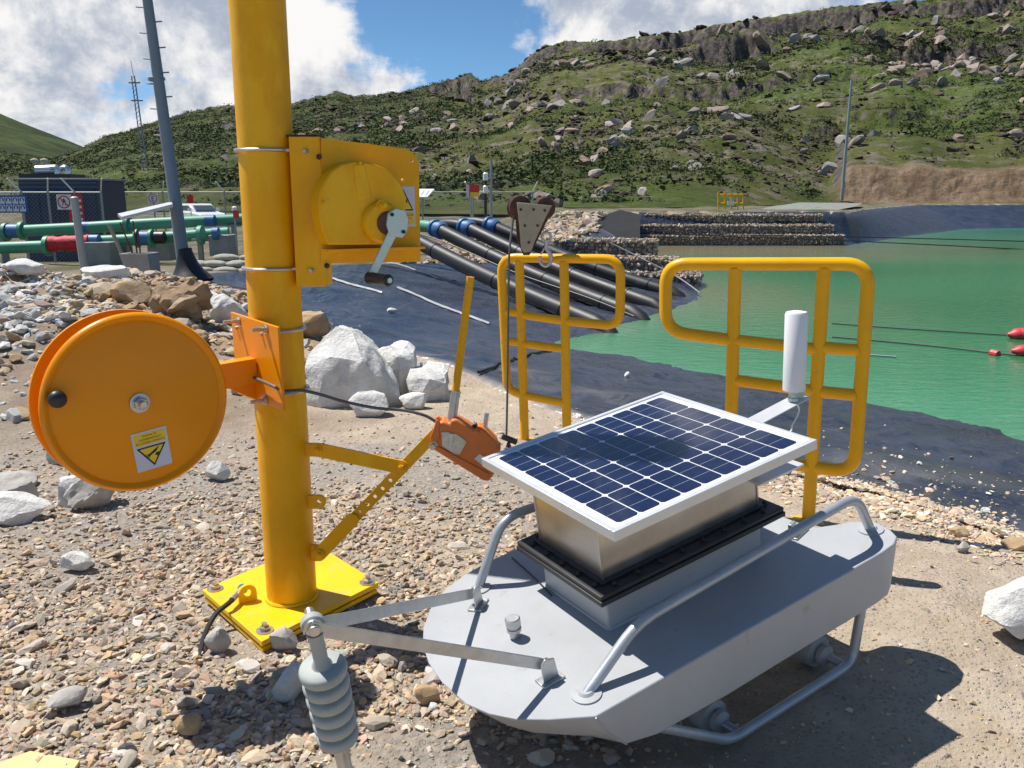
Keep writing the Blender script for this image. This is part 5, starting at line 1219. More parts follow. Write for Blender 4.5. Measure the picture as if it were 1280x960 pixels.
# ------------------------------------------------------------------ black pipes down into the reservoir
def build_pipes():
    ends = [((505, 289), (772, 415), .85, 17.0, 'nearest black pipe, coming from behind the winch into the water'), ((553, 289), (812, 399), .75, 17.9, 'second black pipe from the front, with a blue coupling'),
            ((589, 287), (838, 388), .68, 18.9, 'third black pipe from the front, with a blue coupling'), ((621, 285), (858, 372), .62, 20.2, 'farthest black pipe of the four, next to the stone baskets')]
    for i, (a, b, _, yb, lb) in enumerate(ends):
        ya = 19.5+.75*i
        if i == 0: a = (480, 279)
        A = at_y(a[0], a[1], ya); B = at_z(b[0], b[1], ZW+.02)
        r = .155
        A.z += .0
        d = (B-A); t = thing('outfall_pipe', lb, 'pipe', tuple(A), 'black pipes running down into the reservoir')
        sag = [A+d*k+Vector((0, 0, -.10*math.sin(math.pi*min(k, 1)))) for k in np.linspace(0, .93, 14)]; dl = sag[-1]-sag[-2]
        sag += [sag[-1]+dl*.5+Vector((0, 0, -.06)), sag[-1]+dl*1.0+Vector((0, 0, -.25)), sag[-1]+dl*1.4+Vector((0, 0, -.6))]
        obj('pipe_run', MB().tube(sag, r, 20), M['pipe_black'], t, smooth=60)
        dn = d.normalized()
        for s_ in (.28, .56, .82): obj('weld_ring', MB().lathe(A+d*s_+Vector((0, 0, -.10*math.sin(math.pi*s_)))-dn*.02, dn, [(r*.9, 0), (r+.012, .005), (r+.012, .03), (r*.9, .035)], 20), M['pipe_black'], t)
        if i: 
            cp = obj('coupling', MB().lathe(A-dn*.34, dn, [(r*.8, 0), (r+.05, .01), (r+.05, .07), (r+.015, .09), (r+.015, .20), (r+.05, .22), (r+.05, .30), (r+.02, .36)], 20), M['blue'], t, smooth=35)
        obj('upstream_elbow', MB().tube([A-dn*.3, A-dn*.5+Vector((-.15, .1, 0)), A-dn*.6+Vector((-.9, .7, -.1)), A-dn*.6+Vector((-3.2, 2.2, -.2))], r*.9, 14, fillet=.2), M['green_pipe'] if i < 2 else M['pipe_black'], t)
    # rope along the second pipe
    A = at_y(520, 300, 18.8); B = at_z(792, 408, ZW+.05); C_ = [A+(B-A)*k+Vector((0, 0, .16+.03*math.sin(9*k))) for k in np.linspace(0, 1, 20)]
    obj('mooring_rope', MB().tube(C_, .013, 6), M['rope'], label='thin pale rope running between the two front black pipes', cat='rope')
    A = at_y(610, 262, 21); B = at_z(875, 366, ZW+.1)
    P = [at_y(762, 303, 22.5), at_y(800, 322, 22), at_y(845, 345, 21.2), B]
    obj('mooring_rope', MB().tube(smooth_path(P), .014, 6), M['pale_glint_rope'], label='pale rope slanting down beside the near stone baskets', cat='rope')
build_pipes()

# ------------------------------------------------------------------ gabion walls
GROCK = [(rock_verts(1, 7, .03, (1, .85, .8)), ICO[1][1]) for _ in range(6)]
def gabion(label, tiers, n_face):
    t = thing('gabion_wall', label, 'gabion wall', tiers[0][0])
    for (p0, p1, dep, z0, z1) in tiers:
        a = Vector(p0); b = Vector(p1); ex = (b-a); L = ex.length; ex.normalize(); ey = Vector((-ex.y, ex.x, 0))
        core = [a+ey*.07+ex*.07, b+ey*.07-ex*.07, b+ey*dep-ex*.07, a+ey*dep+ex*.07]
        tier = obj('basket_tier', MB().prism([Vector((p.x, p.y, z0-.05)) for p in core], (0, 0, z1-z0-.03)), M['gap_shade'], t)
        s = .062; nx = max(2, int(L/(s*1.55))); nz = max(2, int((z1-z0)/(s*1.5)))
        P = []
        for i in range(nx):
            for k in range(nz): P.append(a+ex*((i+.5+rng.normal(0, .25))*L/nx)+ey*(.07+rng.normal(0, .02))+Vector((0, 0, z0-a.z+(k+.5+rng.normal(0, .2))*(z1-z0)/nz)))
        nd = max(2, int(dep/(s*1.6)))
        for i in range(nx):
            for k in range(min(nd, 7)): P.append(a+ex*((i+rng.random())*L/nx)+ey*(k+rng.random())*dep/nd+Vector((0, 0, z1-a.z-.03+rng.normal(0, .02))))
        for k in range(nz):
            for j in range(nd): P.append(b-ex*.07+ey*(j+.5)*dep/nd+Vector((0, 0, z0-a.z+(k+.5)*(z1-z0)/nz)))
        P = np.array([p[:] for p in P]); N = len(P); sc = s*rng.uniform(.7, 1.25, (N, 1))*np.array([[1, 1, .85]])
        tn = np.array([(.40, .34, .28), (.30, .26, .22), (.47, .43, .38), (.24, .22, .2), (.36, .29, .22)])[rng.integers(0, 5, N)]*rng.uniform(.7, 1.2, (N, 1))
        loc = np.array(WM[t.name].translation)
        join_pieces('basket_stones', GROCK, P-loc, sc, rot_batch(N, .8), tn, M['gabion'], tier, kind='stuff')
        w = MB()
        for k in range(int(L/.5)+1):
            q = a+ex*min(k*.5, L)-ey*.02; w.add([q, q+ex*.012, Vector((q.x, q.y, q.z))+Vector((0, 0, z1-z0)), q+ex*.012+Vector((0, 0, z1-z0))], [(0, 1, 3, 2)])
        for z in (z0+.02, z1+.01): w.add([a-ey*.02+Vector((0, 0, z-a.z)), b-ey*.02+Vector((0, 0, z-a.z)), b-ey*.02+Vector((0, 0, z-a.z+.014)), a-ey*.02+Vector((0, 0, z-a.z+.014))], [(0, 1, 2, 3)])
        obj('basket_wire', w, M['fence'], tier, kind='stuff', smooth=0)
def build_gabions():
    T = []
    for (l, r, yt, yb, Y) in (((690), 822, 299, 321, 23.6), (735, 848, 321, 343, 22.6), (770, 875, 341, 361, 21.6)):
        a = at_y(l, yt, Y); b = at_y(r, yt, Y-.6); z0 = at_y(r, yb, Y).z; z0 = min(z0, a.z-.4)
        T.append(((a.x, a.y, z0), (b.x, b.y, z0), 1.0, z0-(.15 if Y < 22 else 0), a.z))
    gabion('stepped brown stone basket wall beside the black pipes', T, 0)
    T = []
    for (l, r, yt, yb, Y) in ((778, 1030, 268, 282, 40.6), (776, 1044, 281, 296, 40.0), (778, 1058, 294, 309, 39.4)):
        a = at_y(l, yt, Y); b = at_y(r, yt, Y); z0 = at_y(r, yb, Y).z
        T.append(((a.x, a.y, z0), (b.x, b.y, z0), .95, z0, a.z))
    gabion('long three tier stone basket wall across the far end of the water', T, 0)
build_gabions()
# geotextile ramp and gravel heap behind the near gabions
def build_ramps():
    P = lambda px, py, y: at_y(px, py, y)
    obj('geotextile_ramp', MB().add([P(690, 302, 27), P(800, 300, 27), P(800, 268, 40), P(775, 262, 40.8), P(740, 276, 38), P(700, 290, 31)], [(0, 1, 2, 3, 4, 5)]), M['geotextile'], kind='structure')
    obj('gravel_ramp', MB().add([P(930, 267, 42), P(1032, 265, 42), P(1070, 258, 48), P(1078, 254, 55), P(1000, 253, 55), P(960, 259, 50)], [(0, 1, 2, 3, 4, 5)]), mat('pale_green_grey_gravel', (.20, .215, .19), .95, var=.25, vscale=3, bump=.6, bscale=9), kind='structure')
build_ramps()

# ------------------------------------------------------------------ boulders and scrub on the hillside
def build_hill_cover():
    n = 90000
    px = rng.uniform(-60, 1420, n); S = rng.random(n)**1.6*.97+.012; TA = (px-640)/FPX/.97
    X, Y, Z, br, PX = hill_fn(TA, S)
    cl = fbm(TA*9+3, S*9, 4)+.6*fbm(TA*28, S*26+4, 3)
    band = .35*np.exp(-((S-.58)/.07)**2)+.35*np.exp(-((S-.93)/.06)**2)+.25*np.exp(-((S-.36)/.06)**2)
    p = np.clip(.16+.95*(cl+band-.04), 0.03, .75)*sstep(120, 420, px)
    p = np.where((px > 1010) & (Y < 76), .012, p)*np.where(S < .05, .5, 1)
    lush = sstep(.12, .0, np.abs(S-.30-.1*np.sin(TA*9)))*(px > 700); p = p*(1-.55*lush)
    k = (rng.random(n) < p) & (br < .2); X, Y, Z, S, px = X[k], Y[k], Z[k], S[k], px[k]
    s = rng.pareto(2.4, len(X))*.22+.17; s = np.minimum(s, 1.25)*np.where(px < 640, .8, 1)*np.clip(Y/125, .55, 1.6)
    app = s/Y; o_ = np.argsort(-app); big, rest, tiny = o_[:290], o_[290:7000], o_[7000:26000]
    meshes = []
    for _ in range(14):
        me = bpy.data.meshes.new('boulder'); v = rock_verts(2, 9, .05, (1, rng.uniform(.6, .95), rng.uniform(.55, .95)), (.28, .72)); me.from_pydata([tuple(a) for a in v], [], ICO[2][1]); me.materials.append(M['grey_rock']); meshes.append(me)
    for i in big:
        o = bpy.data.objects.new('hillside_boulder', meshes[rng.integers(0, 14)]); COL.objects.link(o); q = s[i]
        o.location = (X[i], Y[i], Z[i]+q*.22); o.scale = (q*rng.uniform(.9, 1.4), q*rng.uniform(.8, 1.1), q*rng.uniform(.7, 1.05)); o.rotation_euler = (rng.normal(0, .4), rng.normal(0, .4), rng.uniform(0, 6.28))
        setp(o, 'pinkish grey boulder lying among grass on the rocky hillside', 'boulder', 'boulders scattered over the hillside')
    X1, Y1, Z1, s1 = X[rest], Y[rest], Z[rest], s[rest]; N = len(rest)
    tn = np.array([.255, .21, .185])*rng.uniform(.5, 1.25, (N, 1))+rng.normal(0, .012, (N, 3)); dk = rng.random(N) < .25; tn[dk] *= .55
    join_pieces('hillside_rocks', ROCKV, np.stack([X1, Y1, Z1+s1*.15], 1), np.stack([s1*rng.uniform(.9, 1.4, N), s1, s1*rng.uniform(.6, 1., N)], 1), rot_batch(N, .25), np.clip(tn, .02, .8), M['far_rock'], kind='stuff')
    X1, Y1, Z1, s1 = X[tiny], Y[tiny], Z[tiny], s[tiny]*1.1; N = len(tiny)
    oct_ = [(np.array([(1, 0, -.3), (-.6, .8, -.3), (-.5, -.9, -.3), (.1, .05, .75), (.65, .6, .25), (-.75, 0, .35)])*np.array([1, 1, rng.uniform(.6, 1)]), [(0, 1, 2), (0, 4, 1), (4, 3, 1), (1, 3, 5), (1, 5, 2), (5, 3, 2), (2, 3, 0), (0, 3, 4)]) for _ in range(5)]
    tn = np.array([.25, .205, .18])*rng.uniform(.5, 1.25, (N, 1))+rng.normal(0, .012, (N, 3))
    join_pieces('hillside_rubble', oct_, np.stack([X1, Y1, Z1+s1*.15], 1), np.stack([s1*rng.uniform(.9, 1.4, N), s1, s1*rng.uniform(.6, 1., N)], 1), rot_batch(N, .3), np.clip(tn, .02, .8), M['far_rock'], kind='stuff')
    # scrub: tufts of small leaf faces
    n = 90000; px = rng.uniform(-80, 1430, n); S = rng.random(n)**1.5*.985+.012; TA = (px-640)/FPX/.97
    X, Y, Z, br, PX = hill_fn(TA, S)
    p = np.clip(.20+1.0*fbm(X*.03+5, Y*.05, 5)+.5*fbm(X*.2, Y*.2, 3)+.45*sstep(720, 480, px)*sstep(.04, .2, S)+.35*np.exp(-((S-.58)/.05)**2)*(px > 800), .01, 1)*(1-.8*sstep(300, 100, px)*(S < .3))
    k = (rng.random(n) < p) & (br < .25) & ~((px > 1000) & (Y < 76)); X, Y, Z = X[k][:24000], Y[k][:24000], Z[k][:24000]; N = len(X)
    tufts = []
    for _ in range(8):
        vs, fs = [], []
        for j in range(26):
            d = rng.normal(size=3); d[2] = abs(d[2])*.8; d /= np.linalg.norm(d); c = d*rng.uniform(.45, 1.0)*np.array([1, 1, .75])
            a = np.cross(d, rng.normal(size=3)); a /= np.linalg.norm(a); b = np.cross(d, a)+d*.4; q = rng.uniform(.16, .30)
            m_ = len(vs); vs += [c-a*q*.5, c+a*q*.5, c+b*q]; fs.append((m_, m_+1, m_+2))
        tufts.append((np.array(vs), fs))
    s = np.minimum(rng.gamma(2.0, .22, N)+.22, 1.6)*np.where(Y > 170, 1.4, 1)
    g = np.array([(.042, .066, .020), (.058, .082, .024), (.070, .092, .028), (.045, .060, .024), (.085, .092, .032)])[rng.integers(0, 5, N)]*rng.uniform(.8, 1.25, (N, 1))
    join_pieces('hillside_scrub', tufts, np.stack([X, Y, Z-.05], 1), np.stack([s*1.15, s*1.15, s*.9], 1), rot_batch(N, .08), g, M['scrub'], kind='stuff')
build_hill_cover()

# ------------------------------------------------------------------ plant yard behind the liner on the left
def yard():
    V = lambda *a: Vector(a)
    gnd = lambda p: gz(p.x, p.y)
    # tower: tapered grey mast with climbing pegs and a liner boot
    Yt = 15.4; b = at_y(231, 338, Yt); top = at_y(176, -60, Yt-.1); d = (top-b)
    t = thing('steel_mast', 'tall grey steel mast with climbing pegs and a black liner boot at its foot', 'mast', tuple(b))
    obj('mast_tube', MB().tube([b+d*k for k in np.linspace(0, 1, 8)], [.115-.040*k for k in np.linspace(0, 1, 8)], 16), M['pole_grey'], t)
    dn = d.normalized()
    c = at_y(195.5, 98, Yt); obj('flange', MB().lathe(c-dn*.05, dn, [(.09, 0), (.14, .02), (.14, .06), (.09, .08)], 16), M['pole_grey'], t)
    for i, (px, py) in enumerate(((176, 11), (193, 29), (181, 43), (198, 61), (186, 75), (203, 92), (189, 106), (208, 122), (193, 137), (214, 152), (200, 170))):
        p = at_y(px, py, Yt); q = b+d*((p.z-b.z)/d.z); sgn = -1 if i % 2 == 0 else 1
        obj('climbing_peg', MB().tube([q, V(q.x+sgn*.20, q.y-.02, q.z+.01)], .012, 6), M['pole_grey'], t)
    bb = at_y(236, 347, Yt); mouth = at_y(229, 313, Yt)
    prof = [(.40, -.06), (.345, .02), (.27, .10), (.20, .22), (.155, .36), (.132, .46), (.135, .50), (.12, .52)]
    obj('liner_boot', MB().lathe((bb.x+.02, Yt, bb.z), (mouth-bb).normalized(), prof, 18), M['pipe_black'], t, smooth=50)
    pl = [at_y(147, 267, Yt-.5), at_y(214, 252, Yt), at_y(216, 255, Yt-.9), at_y(152, 271, Yt-1.2)]
    obj('lamp_panel', MB().prism(pl, (0, 0, -.05)), M['galv'], t)
    # far lattice mast and guyed pole
    Yf = 120; a = at_y(186, 232, Yf); e = at_y(167, 95, Yf); tip = at_y(163.5, 76, Yf); t = thing('radio_mast', 'thin far radio mast left of the tall grey mast', 'mast', tuple(a))
    lat = MB(); w = .32
    for sx, sy in ((-1, -1), (1, -1), (0, 1)): lat.tube([a+V(sx*w, sy*w, 0), e+V(sx*w*.6, sy*w*.6, 0)], .07, 5)
    for k in range(26):
        p = a+(e-a)*k/26; q = a+(e-a)*(k+1)/26; lat.tube([p+V(-w, -w, 0), q+V(w, -w, 0)], .035, 4); lat.tube([p+V(w, -w, 0), q+V(0, w, 0)], .035, 4)
    obj('lattice', lat, M['pole_grey'], t); obj('whip_aerial', MB().tube([e, tip], .035, 5), M['pole_grey'], t)
    for k in (.78, .94): c = a+(e-a)*k; obj('aerial_bracket', MB().box(c, (1.5, .2, .15)), M['pole_grey'], t)
    Yr = 69.5; a = at_y(1052, 251, Yr); e = at_y(1064.5, 100, Yr)
    t = thing('lamp_pole', 'slender grey pole standing in front of the excavated bank', 'pole', tuple(a)); obj('shaft', MB().tube([a, e], [.14, .08], 10), M['fence'], t); obj('bracket', MB().box(at_y(1054, 232, Yr), (.2, .3, .5)), M['fence'], t)
    # generator cabinet
    Yg = 25.5; g0 = at_y(22, 225, Yg); g1 = at_y(121, 226, Yg); zg = -.5; H_ = g0.z-zg; Wd = g1.x-g0.x
    t = thing('generator_cabinet', 'dark blue generator cabinet with silver muffler on its roof behind the fence', 'generator', (g0.x+Wd/2, Yg+.9, zg))
    obj('cabinet', MB().box((g0.x+Wd/2, Yg+.9, zg+H_/2), (Wd, 1.8, H_)), M['dark_blue'], t, bevel=.02)
    obj('roof_lip', MB().box((g0.x+Wd/2, Yg+.9, zg+H_+.02), (Wd+.12, 1.92, .06)), M['pole_grey'], t, bevel=.01)
    for k in range(4): obj('door_panel', MB().box((g0.x+Wd*(.14+.24*k), Yg-.012, zg+H_*.55), (Wd*.21, .02, H_*.7)), M['dark_blue'], t, bevel=.006)
    obj('roof_frame', MB().box(at_y(66, 221, Yg+.5), (1.5, .9, .14)), M['black'], t)
    m0 = at_y(47, 214, Yg+.6); m1 = at_y(72, 213, Yg+.6)
    mf = obj('muffler', MB().tube([m0, m1], .17, 16), M['silver'], t)
    for px in (70, 83): a = at_y(px-6, 211, Yg+.5); obj('exhaust_elbow', MB().tube(smooth_path([a, at_y(px-1, 210, Yg+.5), at_y(px+2, 214, Yg+.5), at_y(px+2.5, 222, Yg+.5)]), .09, 10), M['silver'], mf)
    for px in (40, 52): obj('exhaust_elbow', MB().tube(smooth_path([at_y(px, 202, Yg+.7), at_y(px+4, 201, Yg+.7), at_y(px+7, 205, Yg+.7), at_y(px+8, 212, Yg+.7)]), .075, 10), M['khaki'], mf)
    # fence: posts, cranked arms, wire net
    Yn = 24.2; zf = lambda x: -.55
    def fence(label, x0, x1, Yn, ztop, step, rails=True):
        t = thing('wire_fence', label, 'fence', (x0, Yn, -.6), 'galvanised wire fences round the plant yard')
        n = int(round((x1-x0)/step)); net = MB(); q = .11; ht = ztop+.55; W_ = x1-x0
        for k in range(int((W_+ht)/q)):
            for s_ in (1, -1):
                a = k*q-ht; lo = max(0, -a); hi = min(ht, W_-a)
                if hi <= lo: continue
                xa, xb = a+lo, a+hi
                if s_ < 0: xa, xb = W_-xa, W_-xb
                p = V(x0+xa, Yn+.003*s_, -.55+lo); r_ = V(x0+xb, Yn+.003*s_, -.55+hi); e_ = V(.0035, 0, .0035)
                net.add([p-e_, p+V(.0035, 0, -.0035)*s_, r_+e_, r_+V(-.0035, 0, .0035)*s_], [(0, 1, 2, 3)])
        obj('wire_net', net, M['fence'], t, kind='stuff', smooth=0)
        for i in range(n+1):
            x = x0+i*step; po = obj('post', MB().tube([(x, Yn, -.9), (x, Yn, ztop)], .032, 8), M['fence'], t)
            obj('cranked_arm', MB().tube([(x, Yn, ztop-.02), (x+(.17 if i % 2 else -.2), Yn-.25, ztop+.34)], .022, 6), M['white_alu'], po)
        for z in ([ztop-.03, ztop*.35] if rails else [ztop-.03]): obj('rail', MB().tube([(x0, Yn, z), (x1, Yn, z)], .020, 6), M['fence'], t)
        for k in range(3): obj('barbed_wire', MB().tube([(x0, Yn-.08*(k+1), ztop+.11*(k+1)), (x1, Yn-.08*(k+1), ztop+.11*(k+1))], .005, 4), M['fence'], t)
    zt = at_y(60, 239, Yn).z
    fence('wire fence in front of the dark blue generator cabinet', at_y(-40, 240, Yn).x, at_y(126, 240, Yn).x, Yn, zt, (at_y(126, 240, Yn).x-at_y(-40, 240, Yn).x)/5)
    Y2 = 33.; z2 = at_y(200, 239, Y2).z
    fence('long wire fence running behind the white pickup and the post', at_y(126, 240, Y2).x, at_y(668, 240, Y2).x, Y2, z2, 2.3, False)
    # signs
    def board(name, label, cat, px0, py0, px1, py1, Y, mats, draw, post=None):
        t = thing(name, label, cat, tuple(at_y((px0+px1)/2, py1, Y))); a = at_y(px0, py1, Y); b = at_y(px1, py0, Y); w, h = b.x-a.x, b.z-a.z
        obj('board', MB().box(((a.x+b.x)/2, Y+.012, (a.z+b.z)/2), (w, .02, h)), M[mats], t)
        draw(t, a, w, h, Y)
        if post: obj('sign_post', MB().tube([((a.x+b.x)/2, Y+.05, -1), ((a.x+b.x)/2, Y+.05, b.z)], .03, 8), M[post], t)
    def disc(mb, c, r, mi=0, n=16, off=0): mb.add([c+V(r*math.cos(2*math.pi*i/n), off, r*math.sin(2*math.pi*i/n)) for i in range(n)], [tuple(range(n))], mi)
    def ring(mb, c, r0, r1, mi=0, n=24, off=0):
        vs = []; 
        for i in range(n): a = 2*math.pi*i/n; vs += [c+V(r0*math.cos(a), off, r0*math.sin(a)), c+V(r1*math.cos(a), off, r1*math.sin(a))]
        mb.add(vs, [(2*i, 2*i+1, (2*i+3) % (2*n), (2*i+2) % (2*n)) for i in range(n)], mi)
    def d_blue(t, a, w, h, Y):
        for j in range(2):
            for i in range(4):
                mb = MB(); c = a+V(w*(.16+.225*i), -.004, h*(.27+.44*j)); mb.add([c+V(-w*.095, 0, -h*.19), c+V(w*.095, 0, -h*.19), c+V(w*.095, 0, h*.19), c+V(-w*.095, 0, h*.19)], [(0, 1, 2, 3)], 0)
                disc(mb, c+V(0, -.003, h*.03), w*.08, 1); disc(mb, c+V(0, -.006, h*.06), w*.032, 0, 10); mb.add([c+V(-w*.045, -.006, -h*.09), c+V(w*.045, -.006, -h*.09), c+V(w*.03, -.006, h*.02), c+V(-w*.03, -.006, h*.02)], [(0, 1, 2, 3)], 0)
                obj('pictogram', mb, [M['sign_white'], M['sign_blue']], t, smooth=0)
    board('safety_board', 'blue safety board with two rows of white pictograms on the fence', 'sign', -2, 244, 33, 266, 24.1, 'sign_blue', d_blue)
    def d_proh(t, a, w, h, Y):
        mb = MB(); c = a+V(w*.5, -.004, h*.5); disc(mb, c+V(0, 0, h*.16), w*.06, 1, 10, -.002)
        mb.add([c+V(-w*.06, -.002, -h*.02), c+V(w*.06, -.002, -h*.02), c+V(w*.07, -.002, h*.10), c+V(-w*.07, -.002, h*.10)], [(0, 1, 2, 3)], 1)
        for s_ in (-1, 1):
            mb.add([c+V(s_*w*.01, -.002, -h*.02), c+V(s_*w*.07, -.002, -h*.02), c+V(s_*w*.15, -.002, -h*.22), c+V(s_*w*.09, -.002, -h*.22)], [(0, 1, 2, 3)], 1); mb.add([c+V(s_*w*.05, -.002, h*.09), c+V(s_*w*.16, -.002, -h*.02), c+V(s_*w*.19, -.002, h*.01), c+V(s_*w*.07, -.002, h*.12)], [(0, 1, 2, 3)], 1)
        obj('pedestrian_symbol', mb, [M['red'], M['ink']], t, smooth=0)
        mb = MB(); ring(mb, c, w*.36, w*.44, 0, 28, -.006); e1 = V(.707, 0, -.707); e2 = V(.707, 0, .707); mb.add([c+V(0, -.005, 0)+e1*s1*w*.38+e2*s2*w*.035 for s1, s2 in ((-1, -1), (1, -1), (1, 1), (-1, 1))], [(0, 1, 2, 3)], 0)
        obj('prohibition_ring', mb, M['red'], t, smooth=0)
    board('prohibition_sign', 'white sign with red ring and slash over a walking figure on the fence', 'sign', 72, 243, 88, 262, 24.08, 'sign_white', d_proh)
    def d_red(t, a, w, h, Y):
        mb = MB()
        for k in range(4): mb.add([a+V(w*.2, -.004, h*(.16+.2*k)), a+V(w*.92, -.004, h*(.16+.2*k)), a+V(w*.92, -.004, h*(.24+.2*k)), a+V(w*.2, -.004, h*(.24+.2*k))], [(0, 1, 2, 3)])
        obj('text_bars', mb, M['sign_white'], t, smooth=0)
    board('warning_sign', 'red notice board with white lines beside the prohibition sign', 'sign', 88, 243, 102, 282, 24.12, 'red', d_red)
    def d_e(t, a, w, h, Y):
        c = a+V(w*.5, -.004, h*.5); mb = MB(); text_mb('E', h*.72, c+V(0, -.001, -h*.26), (1, 0, 0), (0, 0, 1), mb=mb); obj('letter', mb, M['ink'], t, smooth=0)
        mb = MB(); ring(mb, c, w*.36, w*.43, 0, 24, -.003); obj('ring_mark', mb, M['red'], t, smooth=0)
    board('parking_sign', 'small white square sign with a black letter in a red ring near the pickup', 'sign', 185, 242, 197, 254, 32.5, 'sign_white', d_e, 'fence')
    board('red_board', 'small red rectangle on the fence above the pickup bonnet', 'sign', 234, 244, 241, 254, 32.9, 'red', lambda *a: None)
    def d_ry(t, a, w, h, Y):
        mb = MB(); mb.add([a+V(w*.3, -.004, 0), a+V(w, -.004, 0), a+V(w, -.004, h*.38), a+V(w*.3, -.004, h*.38)], [(0, 1, 2, 3)]); obj('yellow_panel', mb, M['sign_yellow'], t, smooth=0)
        mb = MB(); mb.add([a+V(0, -.005, 0), a+V(w*.22, -.005, 0), a+V(w*.22, -.005, h), a+V(0, -.005, h)], [(0, 1, 2, 3)]); obj('grey_panel', mb, M['sign_grey'], t, smooth=0)
    board('hazard_sign', 'red and yellow hazard sign on a post behind the black pipes', 'sign', 583, 231, 599, 246, 30, 'red', d_ry, 'fence')
    # posts behind the pipes
    for lb, px, y0, y1, Y, r, mm, nm in (('thin pale grey aerial post behind the black pipes', 614, 200, 276, 30, .045, 'fence', 'aerial_post'), ('short dark post with white lamp behind the black pipes', 607, 224, 276, 29.5, .05, 'black', 'beacon_post')):
        a = at_y(px, y1, Y); b = at_y(px, y0, Y); t = thing(nm, lb, 'post', tuple(a)); obj('shaft', MB().tube([a, b], r, 8), M[mm], t)
        if nm == 'beacon_post':
            for py in (221, 237): c = at_y(px, py, Y); obj('lamp_head', MB().lathe(c, (0, 0, 1), [(.06, -.12), (.09, -.1), (.09, .1), (.05, .14)], 12), M['white'], t)
        else:
            obj('cross_bar', MB().box(at_y(614, 222, Y), (.30, .04, .04)), M[mm], t); obj('cross_bar', MB().box(at_y(614, 236, Y), (.22, .04, .04)), M[mm], t)
    a = at_y(506, 247, 26); t = thing('solar_lamp', 'white solar lamp panel on a stake right of the winch plate', 'solar panel', tuple(at_y(528, 270, 26)))
    obj('panel', MB().prism([at_y(518, 246, 25.7), at_y(534, 246, 25.7), at_y(543, 236, 26.3), at_y(522, 236, 26.3)], (0, .02, -.04)), M['white'], t); obj('stake', MB().tube([at_y(528, 285, 26), at_y(529, 243, 26)], .03, 6), M['fence'], t)
    for k in range(3): a = at_y(519+k*6, 244, 25.75); b = at_y(525+k*6.3, 237.5, 26.25); obj('panel_line', MB().tube([a+V(0, -.01, .01), b+V(0, -.01, .01)], .008, 4), M['sign_grey'], t)
    # yellow cage on the gabions
    Yc = 43; t = thing('yellow_cage', 'small yellow pipe cage above the long basket wall', 'cage', tuple(at_y(913, 265, Yc))); mb = None
    for px in (898, 906, 914, 922, 929): obj('upright', MB().tube([at_y(px, 267, Yc), at_y(px, 242 if px not in (898, 906) else 240, Yc)], .035, 6), M['rail_yellow'], t)
    for py in (243, 254, 264): obj('bar', MB().tube([at_y(897, py, Yc), at_y(930, py, Yc)], .03, 6), M['rail_yellow'], t)
    obj('meter', MB().box(at_y(913, 254, Yc-.1), (.32, .1, .22)), M['white'], t)
    # green pipelines on concrete blocks
    def pipeline(label, pts, r, Yl):
        P = [at_y(px, py, Yl+dy) for px, py, dy in pts]; t = thing('green_pipeline', label, 'pipeline', tuple(P[0]), 'green pipelines across the yard')
        obj('pipe_run', MB().tube(P, r, 16), M['green_pipe'], t, smooth=50); return t
    Yp = 21.0
    t = pipeline('upper green pipeline crossing the yard behind the tall mast', [(-60, 292, 0), (40, 288, 0), (100, 285, 0), (200, 279, 0), (330, 273, .4), (520, 268, .8)], .135, Yp)
    def bands(t, lst, Yl, r):
        for px, py, w, m, nm, rr in lst:
            c = at_y(px, py, Yl); w_ = w*Yl/FPX; obj(nm, MB().tube([c-V(w_/2, 0, -.006*w_), c+V(w_/2, 0, .006*w_)], r*rr, 16), M[m], t)
    bands(t, [(18, 289, 14, 'blue', 'coupling', 1.25), (8, 290, 4, 'green_pipe', 'flange', 1.6), (28, 288.5, 4, 'green_pipe', 'flange', 1.6), (106, 284.5, 11, 'blue', 'band', 1.03), (160, 281.5, 5, 'green_pipe', 'flange', 1.6), (263, 276, 11, 'blue', 'band', 1.04)], Yp, .135)
    Yq = 19.2
    t = pipeline('lower green pipeline with a red cloth tied round it', [(-60, 312, 0), (60, 308, 0), (120, 302, .2), (180, 299, .3), (286, 291, .5)], .13, Yq)
    bands(t, [(60, 307.5, 5, 'green_pipe', 'flange', 1.7), (118, 301, 12, 'blue', 'band', 1.04), (181, 298, 12, 'blue', 'coupling', 1.2), (172, 298, 3, 'green_pipe', 'flange', 1.55), (190, 298, 3, 'green_pipe', 'flange', 1.55), (200, 297, 11, 'black', 'black_band', 1.05), (251, 294, 5, 'green_pipe', 'flange', 1.6), (270, 292, 7, 'blue', 'band', 1.04)], Yq, .13)
    a = at_y(63, 305, Yq); b = at_y(113, 303, Yq); P = [a+(b-a)*k/10 for k in range(11)]
    obj('red_cloth', MB().tube(P, [.165+.010*math.sin(k*2.1)+.008*math.cos(k*5) for k in range(11)], 14), M['red_cloth'], label='red cloth wrapped round the lower green pipeline', cat='cloth')
    for i, (x0, y0, x1, y1, Y, lb) in enumerate(((104, 303, 139, 328, 18.9, 'grey concrete block under the red cloth end of the pipeline'), (260, 294, 287, 312, 19.2, 'grey concrete block under the right end of the lower pipeline'), (183, 303, 213, 318, 20.2, 'low concrete block under the black pipeline band'))):
        a = at_y(x0, y0, Y); b = at_y(x1, y1+8, Y); obj('concrete_block', MB().box(((a.x+b.x)/2, Y+.3, (a.z+b.z)/2), (b.x-a.x, .6, a.z-b.z)), M['concrete'], label=lb, cat='concrete block', bevel=.015)
